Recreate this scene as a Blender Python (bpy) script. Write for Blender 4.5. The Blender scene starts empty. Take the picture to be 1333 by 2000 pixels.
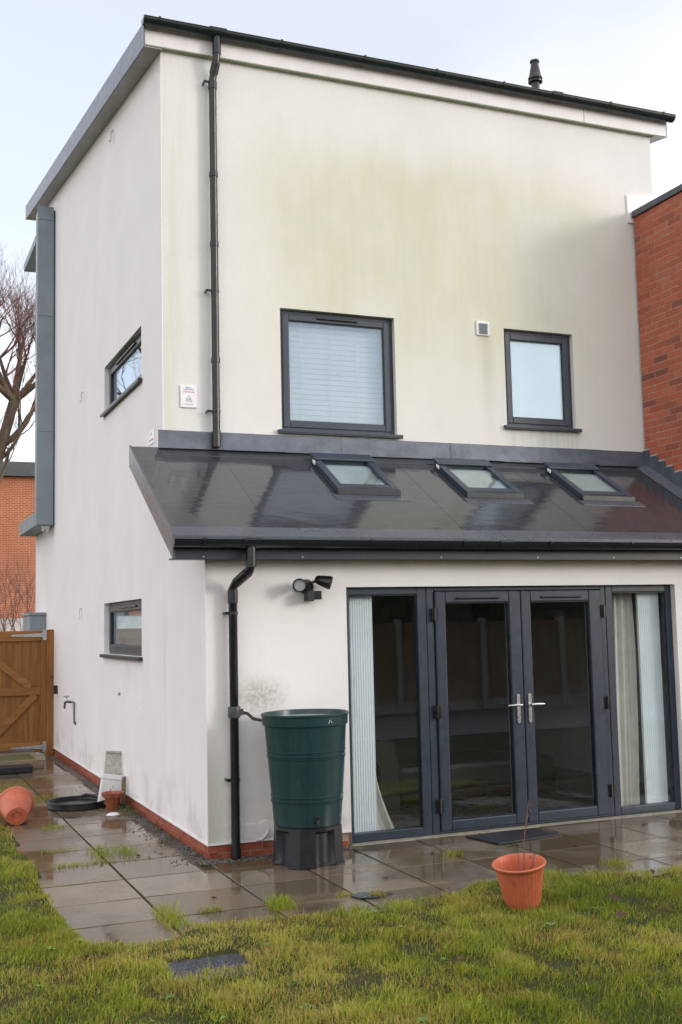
import bpy, math, random
import numpy as np
from mathutils import Vector, Matrix, noise

random.seed(7)
SC = bpy.context.scene
COL = SC.collection
PI = math.pi
R = math.radians

# ------------------------------------------------------------------ camera
cam_d = bpy.data.cameras.new('camera')
cam = bpy.data.objects.new('camera', cam_d)
COL.objects.link(cam)
CY, CP, CR = -0.3937, 0.0997, -0.0224
CPOS = Vector((-2.4092, -8.6333, 1.7934))
fw = Vector((-math.sin(CY) * math.cos(CP), math.cos(CY) * math.cos(CP), math.sin(CP)))
r0 = Vector((math.cos(CY), math.sin(CY), 0)); u0 = r0.cross(fw)
rt = r0 * math.cos(CR) + u0 * math.sin(CR)
up = u0 * math.cos(CR) - r0 * math.sin(CR)
cam.matrix_world = Matrix(((rt.x, up.x, -fw.x, CPOS.x), (rt.y, up.y, -fw.y, CPOS.y), (rt.z, up.z, -fw.z, CPOS.z), (0, 0, 0, 1)))
cam_d.sensor_fit = 'VERTICAL'; cam_d.sensor_height = 36.0; cam_d.sensor_width = 24.0
FPX = 2191.4
cam_d.lens = FPX / 2000 * 36.0
cam_d.clip_start = 0.05; cam_d.clip_end = 2000
SC.camera = cam
SC.render.resolution_x = 682; SC.render.resolution_y = 1024

# ------------------------------------------------------------------ sky, sun, exposure
SUN_DIR = Vector((0.72, -0.62, 0.24)).normalized()        # towards the sun
sun_el = math.asin(SUN_DIR.z); sun_az = math.atan2(SUN_DIR.x, SUN_DIR.y)
world = bpy.data.worlds.new('World'); SC.world = world; world.use_nodes = True
nt = world.node_tree; nt.nodes.clear()
wo = nt.nodes.new('ShaderNodeOutputWorld'); bg = nt.nodes.new('ShaderNodeBackground')
sky = nt.nodes.new('ShaderNodeTexSky'); sky.sky_type = 'NISHITA'; sky.sun_disc = False
sky.sun_elevation = sun_el; sky.sun_rotation = sun_az
sky.air_density = 1.0; sky.dust_density = 0.6; sky.ozone_density = 1.2
tc = nt.nodes.new('ShaderNodeTexCoord')
sep = nt.nodes.new('ShaderNodeSeparateXYZ'); nt.links.new(tc.outputs['Generated'], sep.inputs[0])
def wmath(op, a, b=None, clamp=False):
    n = nt.nodes.new('ShaderNodeMath'); n.operation = op; n.use_clamp = clamp
    for i, x in enumerate((a, b)):
        if x is None: continue
        if isinstance(x, (int, float)): n.inputs[i].default_value = x
        else: nt.links.new(x, n.inputs[i])
    return n.outputs[0]
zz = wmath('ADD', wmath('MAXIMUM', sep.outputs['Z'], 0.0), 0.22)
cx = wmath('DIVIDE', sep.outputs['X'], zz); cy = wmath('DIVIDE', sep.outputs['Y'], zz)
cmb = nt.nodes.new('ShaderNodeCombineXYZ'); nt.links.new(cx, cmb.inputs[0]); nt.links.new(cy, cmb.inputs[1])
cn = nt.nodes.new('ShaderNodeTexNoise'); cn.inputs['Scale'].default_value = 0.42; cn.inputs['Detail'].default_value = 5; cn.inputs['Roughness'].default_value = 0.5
cmb.inputs[2].default_value = 5.18  # noise slice picked so bright cloud out of view lights the side wall
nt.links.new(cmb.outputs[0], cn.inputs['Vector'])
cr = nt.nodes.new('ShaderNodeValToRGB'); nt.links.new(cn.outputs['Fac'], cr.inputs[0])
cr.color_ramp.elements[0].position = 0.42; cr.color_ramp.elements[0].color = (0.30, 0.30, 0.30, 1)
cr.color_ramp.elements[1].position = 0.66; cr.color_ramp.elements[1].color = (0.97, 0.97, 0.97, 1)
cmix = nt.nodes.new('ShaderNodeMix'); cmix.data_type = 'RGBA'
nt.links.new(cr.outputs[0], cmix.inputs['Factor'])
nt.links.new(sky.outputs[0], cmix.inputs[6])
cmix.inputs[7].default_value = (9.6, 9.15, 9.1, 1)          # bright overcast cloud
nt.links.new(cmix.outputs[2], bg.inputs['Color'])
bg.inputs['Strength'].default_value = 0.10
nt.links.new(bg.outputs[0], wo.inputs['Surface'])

sun_d = bpy.data.lights.new('sun', 'SUN'); sun = bpy.data.objects.new('sun', sun_d); COL.objects.link(sun)
sun_d.energy = 0.55; sun_d.angle = R(14); sun_d.color = (1.0, 0.96, 0.91)
sun.rotation_euler = SUN_DIR.to_track_quat('Z', 'Y').to_euler()
sun.location = (20, -10, 12)

SC.view_settings.view_transform = 'Standard'; SC.view_settings.look = 'None'
SC.view_settings.exposure = 1.16; SC.view_settings.gamma = 1.0
SC.view_settings.use_curve_mapping = False
SC.render.engine = 'CYCLES'
SC.cycles.use_denoising = True
SC.cycles.max_bounces = 8; SC.cycles.transparent_max_bounces = 16; SC.cycles.glossy_bounces = 5
SC.cycles.sample_clamp_indirect = 6.0

# ------------------------------------------------------------------ materials
class Mat:
    def __init__(s, name):
        s.m = bpy.data.materials.new(name); s.m.use_nodes = True
        s.t = s.m.node_tree; s.b = s.t.nodes['Principled BSDF']; s.o = s.t.nodes['Material Output']
    def n(s, typ, **kw):
        n = s.t.nodes.new(typ)
        for k, v in kw.items(): setattr(n, k, v)
        return n
    def link(s, a, b): s.t.links.new(a, b)
    def setv(s, inp, v):
        if hasattr(v, 'is_linked') or hasattr(v, 'links'): s.link(v, inp)
        elif isinstance(v, (tuple, list)) and len(v) == 3 and inp.type == 'RGBA': inp.default_value = (*v, 1)
        else: inp.default_value = v
    def coord(s, kind='Object', scale=(1, 1, 1)):
        if kind == 'Position': out = s.n('ShaderNodeNewGeometry').outputs['Position']
        else: out = s.n('ShaderNodeTexCoord').outputs[kind]
        mp = s.n('ShaderNodeMapping'); s.link(out, mp.inputs[0]); mp.inputs['Scale'].default_value = scale
        return mp.outputs[0]
    def noise(s, scale=5, detail=4, rough=0.55, vec=None, st=(1, 1, 1), kind='Position', dist=0.0):
        v = vec or s.coord(kind, st)
        n = s.n('ShaderNodeTexNoise'); s.link(v, n.inputs['Vector'])
        n.inputs['Scale'].default_value = scale; n.inputs['Detail'].default_value = detail; n.inputs['Roughness'].default_value = rough
        n.inputs['Distortion'].default_value = dist
        return n.outputs['Fac']
    def ramp(s, fac, stops):
        n = s.n('ShaderNodeValToRGB'); s.link(fac, n.inputs[0]); e = n.color_ramp.elements
        while len(e) < len(stops): e.new(0.5)
        for i, (p, c) in enumerate(stops):
            e[i].position = p; e[i].color = (c, c, c, 1) if isinstance(c, (int, float)) else (*c, 1)
        return n.outputs[0]
    def mix(s, fac, a, b, blend='MIX'):
        n = s.n('ShaderNodeMix', data_type='RGBA', blend_type=blend)
        s.setv(n.inputs['Factor'], fac); s.setv(n.inputs[6], a); s.setv(n.inputs[7], b)
        return n.outputs[2]
    def math(s, op, a, b=0.0, clamp=False):
        n = s.n('ShaderNodeMath', operation=op, use_clamp=clamp); s.setv(n.inputs[0], a); s.setv(n.inputs[1], b)
        return n.outputs[0]
    def maprange(s, v, a, b, c=0.0, d=1.0, smooth=True):
        n = s.n('ShaderNodeMapRange'); n.interpolation_type = 'SMOOTHSTEP' if smooth else 'LINEAR'
        s.setv(n.inputs[0], v)
        for i, x in enumerate((a, b, c, d)): n.inputs[i + 1].default_value = x
        return n.outputs[0]
    def xyz(s):
        n = s.n('ShaderNodeSeparateXYZ'); s.link(s.n('ShaderNodeNewGeometry').outputs['Position'], n.inputs[0])
        return n.outputs
    def objrand(s): return s.n('ShaderNodeObjectInfo').outputs['Random']
    def set(s, color=None, rough=None, metal=None, spec=None, coat=None):
        if color is not None: s.setv(s.b.inputs['Base Color'], color)
        if rough is not None: s.setv(s.b.inputs['Roughness'], rough)
        if metal is not None: s.setv(s.b.inputs['Metallic'], metal)
        if spec is not None: s.setv(s.b.inputs['Specular IOR Level'], spec)
        if coat is not None: s.setv(s.b.inputs['Coat Weight'], coat)
        return s
    def bump(s, h, strength=0.3, dist=0.01):
        n = s.n('ShaderNodeBump'); n.inputs['Strength'].default_value = strength; n.inputs['Distance'].default_value = dist
        s.link(h, n.inputs['Height']); s.link(n.outputs[0], s.b.inputs['Normal']); return s

def simple(name, color, rough=0.5, var=0.25, vscale=6, bump=0.0, bscale=60, metal=0.0, spec=0.5, st=(1, 1, 1), rand=0.0):
    m = Mat(name)
    f = m.noise(vscale, 5, 0.6, st=st)
    lo = tuple(c * (1 - var) for c in color); hi = tuple(min(1, c * (1 + var)) for c in color)
    c = m.ramp(f, [(0.3, lo), (0.7, hi)])
    if rand:
        k = m.maprange(m.objrand(), 0, 1, 1 - rand, 1 + rand, smooth=False)
        cc = m.n('ShaderNodeCombineColor'); [m.link(k, cc.inputs[i]) for i in range(3)]
        c = m.mix(1.0, c, cc.outputs[0], 'MULTIPLY')
    m.set(c, m.maprange(m.noise(vscale * 2.3, 3), 0.3, 0.7, rough * 0.85, min(1, rough * 1.15)), metal, spec)
    if bump: m.bump(m.noise(bscale, 4), bump, 0.004)
    return m.m

M = {}
def render_mat(name, base, stain=0, foot=True):
    m = Mat(name); X = m.xyz()
    blot = m.noise(1.3, 5, 0.6)
    col = m.ramp(blot, [(0.3, tuple(c * 0.93 for c in base)), (0.7, base)])
    streak = m.noise(1.0, 5, 0.65, st=(7, 7, 0.30))
    col = m.mix(m.maprange(streak, 0.48, 0.75, 0, 0.06), col, (0.58, 0.56, 0.52))
    speck = m.noise(95, 3, 0.6)
    col = m.mix(m.maprange(speck, 0.52, 0.72, 0, 0.24), col, (0.40, 0.38, 0.35))
    if stain == 1:      # green algae across the middle of the rear elevation
        edge = m.math('ADD', X['Z'], m.math('MULTIPLY', m.math('SUBTRACT', m.noise(1.0, 4, 0.6, st=(1.3, 1, 0.12)), 0.5), 1.0))
        topm = m.maprange(edge, 6.85, 6.15, 0, 1)
        botm = m.maprange(X['Z'], 3.3, 5.2, 0.25, 1)
        lft = m.maprange(X['X'], 0.45, 1.3, 0, 1); rgt = m.maprange(X['X'], 5.6, 4.2, 0.35, 1)
        pat = m.maprange(m.noise(0.9, 5, 0.6, st=(1.5, 1, 0.7)), 0.28, 0.72, 0.45, 1)
        st1 = m.maprange(m.noise(1.0, 5, 0.7, st=(14, 14, 0.35)), 0.30, 0.72, 0.84, 1)
        a = m.math('MULTIPLY', m.math('MULTIPLY', topm, botm), m.math('MULTIPLY', m.math('MULTIPLY', lft, rgt), m.math('MULTIPLY', pat, st1)))
        col = m.mix(m.math('MULTIPLY', a, 0.85, True), col, (0.56, 0.57, 0.38))
        # strip beside the corner, yellowish
        b = m.math('MULTIPLY', m.maprange(X['X'], 0.40, 0.05, 0, 1), m.maprange(m.noise(1, 4, st=(9, 9, 0.5)), 0.35, 0.7, 0.2, 0.8))
        col = m.mix(m.math('MULTIPLY', b, 0.45), col, (0.50, 0.48, 0.33))
        # tear lines under the air vent and the sills
        c_ = m.math('MULTIPLY', m.maprange(m.math('ABSOLUTE', m.math('SUBTRACT', X['X'], 3.44)), 0.12, 0.0, 0, 1), m.maprange(X['Z'], 3.5, 4.75, 0.1, 0.7))
        c_ = m.math('MULTIPLY', c_, m.maprange(X['Z'], 4.80, 4.74, 0, 1))
        col = m.mix(m.math('MULTIPLY', c_, 0.6), col, (0.42, 0.42, 0.30))
    if stain == 1:
        for (xa, xb, zt) in ((1.14, 2.39, 3.63), (3.62, 4.53, 3.79)):
            e = m.math('MULTIPLY', m.maprange(X['X'], xa - 0.02, xa + 0.02, 0, 1), m.maprange(X['X'], xb + 0.02, xb - 0.02, 0, 1))
            e = m.math('MULTIPLY', m.math('MULTIPLY', e, m.maprange(X['Z'], zt + 0.004, zt, 0, 1)), m.maprange(m.noise(1, 3, st=(16, 1, 0.6)), 0.45, 0.7, 0.05, 0.28))
            col = m.mix(e, col, (0.40, 0.39, 0.32))
    if stain != 2:
        w_ = m.n('ShaderNodeTexWave'); w_.wave_type = 'BANDS'; w_.bands_direction = 'X'
        crack = m.math('MULTIPLY', m.maprange(m.math('ABSOLUTE', m.math('SUBTRACT', m.noise(0.9, 8, 0.7), 0.5)), 0.004, 0.0, 0, 1), m.maprange(m.noise(0.35, 2), 0.55, 0.65, 0, 0.35))
        col = m.mix(crack, col, (0.35, 0.34, 0.31))
        m.t.nodes.remove(w_)
    if stain == 2:      # splash stain by the butt, dirt low down
        dx = m.math('MULTIPLY', m.math('SUBTRACT', X['X'], 0.44), 1.0); dz = m.math('MULTIPLY', m.math('SUBTRACT', X['Z'], 1.24), 1.6)
        d = m.math('SQRT', m.math('ADD', m.math('MULTIPLY', dx, dx), m.math('MULTIPLY', dz, dz)))
        d = m.math('ADD', d, m.math('MULTIPLY', m.math('SUBTRACT', m.noise(9, 4), 0.5), 0.15))
        a = m.math('MULTIPLY', m.maprange(d, 0.34, 0.02, 0, 1), m.maprange(m.noise(28, 4, 0.7), 0.35, 0.65, 0.25, 0.8))
        col = m.mix(m.math('MULTIPLY', a, 0.85), col, (0.22, 0.21, 0.16))
        a2 = m.math('MULTIPLY', m.maprange(X['X'], 0.20, 0.02, 0, 1), m.maprange(X['Z'], 1.3, 0.4, 0, 0.6))
        col = m.mix(a2, col, (0.42, 0.44, 0.34))
    if foot:
        lo = m.math('MULTIPLY', m.maprange(X['Z'], 0.75, 0.12, 0, 1), m.maprange(m.noise(3, 5, 0.65), 0.42, 0.72, 0.0, 0.45))
        col = m.mix(lo, col, (0.36, 0.35, 0.27))
    m.set(col, 0.85, spec=0.25)
    m.bump(m.noise(190, 3, 0.6), 0.55, 0.004)
    return m.m
M['wall_rear'] = render_mat('render_rear', (0.775, 0.77, 0.765), 1, foot=False)
M['wall_side'] = render_mat('render_side', (0.86, 0.82, 0.825), 0)
M['wall_ext'] = render_mat('render_extension', (0.82, 0.80, 0.785), 2)
M['white_trim'] = simple('white_trim', (0.80, 0.78, 0.80), 0.35, 0.06, 4, spec=0.4)
M['white_plastic'] = simple('white_plastic', (0.72, 0.72, 0.70), 0.4, 0.08, 8)
M['anthracite'] = simple('anthracite_frame', (0.025, 0.036, 0.055), 0.38, 0.16, 9)
M['black_plastic'] = simple('black_gutter_plastic', (0.010, 0.011, 0.013), 0.30, 0.12, 3)
M['black_matte'] = simple('black_weathered_plastic', (0.014, 0.015, 0.020), 0.40, 0.4, 6)
M['gutter_green'] = simple('black_green_gutter', (0.010, 0.018, 0.019), 0.28, 0.12, 3)
M['zinc'] = simple('grey_blue_zinc', (0.20, 0.245, 0.275), 0.5, 0.10, 3)
M['zinc_dark'] = simple('grey_bargeboard_metal', (0.125, 0.145, 0.195), 0.42, 0.18, 5)
M['soffit'] = simple('grey_soffit_board', (0.34, 0.325, 0.32), 0.6, 0.1, 4)
M['lead'] = simple('lead_flashing', (0.105, 0.120, 0.150), 0.45, 0.25, 7, bump=0.35, bscale=9, metal=0.25)
M['lead_edge'] = simple('pale_mortar_pointing', (0.50, 0.46, 0.46), 0.8, 0.2, 30)
M['steel'] = simple('galvanised_steel', (0.42, 0.44, 0.46), 0.38, 0.2, 30, metal=0.7)
M['brushed'] = simple('satin_chrome', (0.62, 0.62, 0.63), 0.28, 0.08, 30, metal=0.85)
M['brass'] = simple('dull_brass', (0.16, 0.135, 0.11), 0.45, 0.3, 40, metal=0.5)
M['dark_room'] = simple('interior_wall_paint', (0.58, 0.57, 0.54), 0.8, 0.1, 3)
M['dark_floor'] = simple('interior_laminate', (0.10, 0.085, 0.07), 0.3, 0.35, 3, st=(1, 9, 1))
M['sofa'] = simple('dark_brown_leather', (0.022, 0.016, 0.014), 0.42, 0.3, 9)
M['blind'] = simple('white_blind', (0.66, 0.70, 0.74), 0.5, 0.05, 5)
M['ribbed'] = simple('white_ribbed_blind', (0.82, 0.88, 0.90), 0.5, 0.05, 5)
M['curtain'] = simple('cream_curtain', (0.72, 0.69, 0.62), 0.9, 0.1, 8)
M['timber_old'] = simple('weathered_timber', (0.21, 0.165, 0.105), 0.75, 0.35, 6, bump=0.4, bscale=50, st=(1, 8, 8))
M['slate'] = simple('wet_slate', (0.036, 0.040, 0.050), 0.3, 0.35, 9, bump=0.4, bscale=40)
M['cream_board'] = simple('dirty_cream_board', (0.46, 0.45, 0.40), 0.7, 0.25, 30)
M['mortar'] = simple('mortar', (0.40, 0.27, 0.20), 0.9, 0.2, 25, bump=0.4)
M['neighbour_roof'] = simple('dark_roof_metal', (0.07, 0.075, 0.085), 0.5, 0.2, 3)
M['coping'] = simple('dark_grey_coping', (0.075, 0.082, 0.10), 0.45, 0.2, 4, metal=0.2)
M['lens'] = simple('frosted_lamp_lens', (0.55, 0.57, 0.60), 0.2, 0.05, 20)

def brick_mat(name, c0, c1, dark, wet=0.6, rand=True):
    m = Mat(name)
    r = m.objrand() if rand else m.noise(3.1, 1, 0.5, st=(4.4, 4.4, 13))
    col = m.ramp(r, [(0.0, c0), (0.55, c1), (0.93, tuple(c * 0.9 for c in c0)), (0.97, dark), (1.0, tuple(c * 0.8 for c in dark))]) if rand else m.ramp(r, [(0.3, c0), (0.7, c1)])
    col = m.mix(m.maprange(m.noise(30, 5, 0.65), 0.35, 0.75, 0, 0.45), col, tuple(c * 0.62 for c in c0))
    col = m.mix(m.maprange(m.noise(3, 3, 0.6), 0.55, 0.75, 0, 0.25), col, (0.32, 0.24, 0.19))
    m.set(col, wet, spec=0.4); m.bump(m.noise(130, 4, 0.65), 0.5, 0.004)
    return m.m
M['brick'] = brick_mat('red_brick', (0.38, 0.098, 0.055), (0.45, 0.130, 0.072), (0.24, 0.085, 0.060), 0.8)
M['plinth_brick'] = brick_mat('plinth_red_brick', (0.30, 0.066, 0.034), (0.37, 0.092, 0.046), (0.22, 0.06, 0.035), 0.5)

def glass_mat(name, tint=(0.97, 0.985, 0.985), ior=2.05, rough=0.0):
    m = Mat(name); m.t.nodes.remove(m.b)
    tr = m.n('ShaderNodeBsdfTransparent'); tr.inputs[0].default_value = (*tint, 1)
    gl = m.n('ShaderNodeBsdfGlossy'); gl.inputs['Roughness'].default_value = rough; gl.inputs[0].default_value = (0.74, 0.87, 1.0, 1)
    fr = m.n('ShaderNodeFresnel')
    bf = m.n('ShaderNodeNewGeometry').outputs['Backfacing']          # same reflectance on both faces of the pane
    m.link(m.maprange(bf, 0, 1, ior, 1.0 / ior, smooth=False), fr.inputs['IOR'])
    wv = m.noise(1.6, 2, 0.5)
    bp = m.n('ShaderNodeBump'); bp.inputs['Strength'].default_value = 0.04; bp.inputs['Distance'].default_value = 0.01
    m.link(wv, bp.inputs['Height']); m.link(bp.outputs[0], gl.inputs['Normal'])
    mx = m.n('ShaderNodeMixShader'); m.link(fr.outputs[0], mx.inputs[0]); m.link(tr.outputs[0], mx.inputs[1]); m.link(gl.outputs[0], mx.inputs[2])
    m.link(mx.outputs[0], m.o.inputs['Surface']); return m.m
M['glass'] = glass_mat('window_glass')
M['door_glass'] = glass_mat('door_glass', ior=1.82)
M['roof_glass'] = glass_mat('skylight_glass', (0.92, 0.95, 0.93), 1.8)
def frosted():
    m = Mat('obscured_bathroom_glass')
    m.set(m.ramp(m.noise(2.2, 3), [(0.3, (0.46, 0.58, 0.66)), (0.7, (0.54, 0.65, 0.71))]), 0.22, spec=0.5, coat=0.6)
    m.setv(m.b.inputs['Coat Roughness'], 0.02)
    return m.m
M['frosted'] = frosted()

def slab_mat():
    m = Mat('wet_paving'); r = m.objrand()
    base = m.ramp(r, [(0, (0.145, 0.108, 0.068)), (0.4, (0.240, 0.192, 0.135)), (0.75, (0.185, 0.140, 0.088)), (1, (0.115, 0.088, 0.056))])
    blot = m.noise(2.2, 6, 0.62)
    col = m.mix(m.maprange(blot, 0.35, 0.7, 0, 0.70), base, (0.110, 0.086, 0.060))
    grit = m.noise(55, 4, 0.7)
    col = m.mix(m.maprange(grit, 0.52, 0.75, 0, 0.55), col, (0.30, 0.26, 0.21))
    alg = m.maprange(m.noise(1.2, 6, 0.7), 0.50, 0.70, 0, 0.55)
    col = m.mix(alg, col, (0.085, 0.085, 0.035))
    wet = m.maprange(m.math('ADD', m.noise(1.0, 4, 0.55, dist=0.4), m.math('MULTIPLY', m.math('SUBTRACT', r, 0.5), 0.10)), 0.40, 0.54, 0, 1)
    rough = m.maprange(wet, 0, 1, 0.30, 0.035, smooth=False)
    m.set(m.mix(wet, col, m.mix(1.0, col, (0.74, 0.72, 0.70), 'MULTIPLY')), rough, spec=0.38)
    h = m.math('ADD', m.math('MULTIPLY', m.noise(120, 4, 0.6), m.maprange(wet, 0, 1, 1.0, 0.06, smooth=False)), m.math('MULTIPLY', m.noise(3.0, 3), 0.5))
    m.bump(h, 0.16, 0.006); return m.m
M['slab'] = slab_mat()
def membrane():
    m = Mat('roof_membrane'); X = m.xyz()
    wv = m.noise(1.0, 5, 0.6, st=(1.0, 0.8, 1), dist=0.5)
    wet = m.maprange(wv, 0.40, 0.46, 0, 1)
    dust = m.noise(5, 6, 0.65, st=(1, 0.5, 1))
    col = m.ramp(dust, [(0.3, (0.026, 0.029, 0.035)), (0.7, (0.044, 0.046, 0.050))])
    col = m.mix(m.maprange(m.noise(90, 3, 0.6), 0.6, 0.8, 0, 0.5), col, (0.12, 0.11, 0.10))
    m.set(col, m.maprange(wet, 0, 1, 0.26, 0.085, smooth=False), spec=0.62)
    wr = m.noise(1.0, 4, 0.55, st=(3, 11, 8), dist=0.6)
    m.bump(wr, 0.11, 0.02); return m.m
M['membrane'] = membrane()
M['membrane_trim'] = simple('roof_edge_membrane', (0.060, 0.068, 0.085), 0.30, 0.15, 5)
def gravel_mat():
    m = Mat('wet_gravel'); v = m.n('ShaderNodeTexVoronoi'); m.link(m.coord('Position'), v.inputs['Vector']); v.inputs['Scale'].default_value = 70
    c = m.mix(0.65, m.ramp(m.noise(40, 4), [(0.3, (0.06, 0.05, 0.04)), (0.7, (0.20, 0.18, 0.155))]), m.mix(1.0, v.outputs['Color'], (0.22, 0.20, 0.18), 'MULTIPLY'))
    m.set(c, 0.5); m.bump(v.outputs['Distance'], 0.8, 0.012); return m.m
M['gravel'] = gravel_mat()
def soil_mat():
    m = Mat('lawn_soil')
    c = m.ramp(m.noise(2.5, 6, 0.65), [(0.3, (0.030, 0.034, 0.012)), (0.5, (0.050, 0.055, 0.018)), (0.7, (0.060, 0.045, 0.022))])
    m.set(c, 0.9, spec=0.2); m.bump(m.noise(40, 5, 0.7), 0.8, 0.02); return m.m
M['soil'] = soil_mat()
def ground_mat():
    m = Mat('ground'); m.set(m.ramp(m.noise(0.6, 6, 0.65), [(0.3, (0.035, 0.045, 0.015)), (0.7, (0.075, 0.080, 0.030))]), 0.9, spec=0.2); return m.m
M['ground'] = ground_mat()
def grass_mat():
    m = Mat('grass_blades')
    at = m.n('ShaderNodeAttribute'); at.attribute_name = 'tint'
    at2 = m.n('ShaderNodeAttribute'); at2.attribute_name = 'dry'
    green = m.ramp(at.outputs['Fac'], [(0, (0.080, 0.150, 0.012)), (0.5, (0.245, 0.335, 0.024)), (1, (0.48, 0.52, 0.05))])
    straw = m.ramp(at.outputs['Fac'], [(0, (0.24, 0.14, 0.034)), (0.6, (0.46, 0.325, 0.090)), (1, (0.58, 0.45, 0.180))])
    m.set(m.mix(at2.outputs['Fac'], green, straw), 0.5, spec=0.3)
    tl = m.n('ShaderNodeBsdfTranslucent'); m.link(m.mix(at2.outputs['Fac'], green, straw), tl.inputs[0])
    mx = m.n('ShaderNodeMixShader'); mx.inputs[0].default_value = 0.42
    m.link(m.b.outputs[0], mx.inputs[1]); m.link(tl.outputs[0], mx.inputs[2]); m.link(mx.outputs[0], m.o.inputs['Surface'])
    return m.m
M['grass'] = grass_mat()
def wood_mat(name, c0, c1, along=(1, 1, 0.06)):
    m = Mat(name); r = m.objrand()
    off = m.n('ShaderNodeVectorMath', operation='ADD'); m.link(m.coord('Position', along), off.inputs[0])
    cb = m.n('ShaderNodeCombineXYZ'); m.link(m.math('MULTIPLY', r, 37.0), cb.inputs[0]); m.link(cb.outputs[0], off.inputs[1])
    g = m.noise(24, 5, 0.6, vec=off.outputs[0], dist=0.6)
    col = m.mix(m.maprange(g, 0.35, 0.68, 0, 1), c0, c1)
    col = m.mix(m.maprange(r, 0, 1, 0, 0.35, smooth=False), col, tuple(c * 0.55 for c in c0))
    col = m.mix(m.maprange(m.noise(9, 2, 0.4), 0.70, 0.76, 0, 0.8), col, tuple(c * 0.25 for c in c0))
    m.set(col, 0.6, spec=0.35); m.bump(g, 0.25, 0.004); return m.m
M['gate_wood'] = wood_mat('orange_brown_timber', (0.215, 0.083, 0.018), (0.34, 0.145, 0.038))
M['gate_rail'] = wood_mat('orange_brown_timber_rail', (0.235, 0.095, 0.022), (0.36, 0.160, 0.044), (0.06, 1, 1))
M['fence_wood'] = wood_mat('brown_fence_timber', (0.105, 0.052, 0.024), (0.19, 0.098, 0.046))
M['concrete'] = simple('concrete_post', (0.19, 0.18, 0.165), 0.8, 0.15, 8, bump=0.3)
def pot_mat(name, c):
    m = Mat(name)
    col = m.ramp(m.noise(7, 5, 0.6), [(0.3, tuple(x * 0.78 for x in c)), (0.7, c)])
    X = m.xyz()
    col = m.mix(m.math('MULTIPLY', m.maprange(m.noise(6, 5, 0.7, st=(4, 4, 0.8)), 0.5, 0.75, 0, 1), 0.35), col, (0.50, 0.26, 0.17))
    col = m.mix(m.maprange(m.noise(25, 4, 0.7), 0.56, 0.75, 0, 0.5), col, (0.14, 0.05, 0.025))
    col = m.mix(m.maprange(m.noise(9, 6, 0.75), 0.56, 0.70, 0, 0.40), col, (0.60, 0.40, 0.31))
    m.set(col, 0.42, spec=0.4); return m.m
M['terracotta'] = pot_mat('terracotta_plastic', (0.60, 0.150, 0.072))
M['terracotta_dark'] = pot_mat('terracotta_clay', (0.33, 0.095, 0.045))
def butt_mat():
    m = Mat('dark_green_plastic')
    col = m.ramp(m.noise(1.2, 5, 0.6, st=(10, 10, 0.8)), [(0.3, (0.006, 0.027, 0.030)), (0.7, (0.013, 0.050, 0.053))])
    col = m.mix(m.maprange(m.noise(50, 4, 0.7, st=(1, 1, 0.25)), 0.58, 0.78, 0, 0.5), col, (0.07, 0.12, 0.11))
    m.set(col, 0.33, spec=0.5); return m.m
M['butt'] = butt_mat()
def mat_mat():
    m = Mat('rubber_doormat'); m.set((0.012, 0.013, 0.018), 0.45); m.bump(m.noise(170, 3), 0.6, 0.006); return m.m
M['doormat'] = mat_mat()
def bgbrick():
    m = Mat('far_orange_brick')
    b = m.n('ShaderNodeTexBrick'); X = m.xyz(); cb = m.n('ShaderNodeCombineXYZ'); m.link(m.math('ADD', X['X'], X['Y']), cb.inputs[0]); m.link(X['Z'], cb.inputs[1]); m.link(cb.outputs[0], b.inputs['Vector'])
    b.inputs['Color1'].default_value = (0.43, 0.135, 0.068, 1); b.inputs['Color2'].default_value = (0.33, 0.095, 0.050, 1); b.inputs['Mortar'].default_value = (0.52, 0.30, 0.20, 1)
    b.inputs['Scale'].default_value = 1.0; b.inputs['Mortar Size'].default_value = 0.012; b.inputs['Brick Width'].default_value = 0.225; b.inputs['Row Height'].default_value = 0.075
    col = m.mix(m.maprange(m.noise(0.5, 5, 0.6), 0.4, 0.7, 0, 0.4), b.outputs['Color'], (0.30, 0.11, 0.055))
    m.set(col, 0.85, spec=0.2); return m.m
M['far_brick'] = bgbrick()
M['bark'] = simple('wet_bark', (0.085, 0.060, 0.038), 0.8, 0.5, 5, bump=0.6, bscale=14, st=(1, 1, 0.3))
M['twig'] = simple('reddish_twigs', (0.20, 0.095, 0.085), 0.7, 0.35, 1.5)
M['hedge'] = simple('dark_evergreen_leaves', (0.022, 0.034, 0.014), 0.6, 0.4, 3)
M['water'] = simple('rain_water_sky_reflection', (0.60, 0.62, 0.62), 0.06, 0.05, 3)  # pale colour stands in for the sky mirrored in the water
M['leaf'] = simple('dead_brown_leaf', (0.085, 0.035, 0.018), 0.6, 0.4, 20)
M['red_leaf'] = simple('dark_red_leaf', (0.10, 0.018, 0.016), 0.6, 0.3, 20)
M['moss'] = simple('green_moss', (0.095, 0.095, 0.030), 0.9, 0.4, 30, bump=0.5)
M['ink_red'] = simple('red_print', (0.55, 0.22, 0.27), 0.5, 0.05)
M['ink_grey'] = simple('grey_print', (0.22, 0.24, 0.30), 0.5, 0.05)
M['ink_blue'] = simple('pale_blue_print', (0.40, 0.58, 0.68), 0.5, 0.05)
M['sticker'] = simple('white_sticker', (0.78, 0.78, 0.80), 0.35, 0.03)

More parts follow.
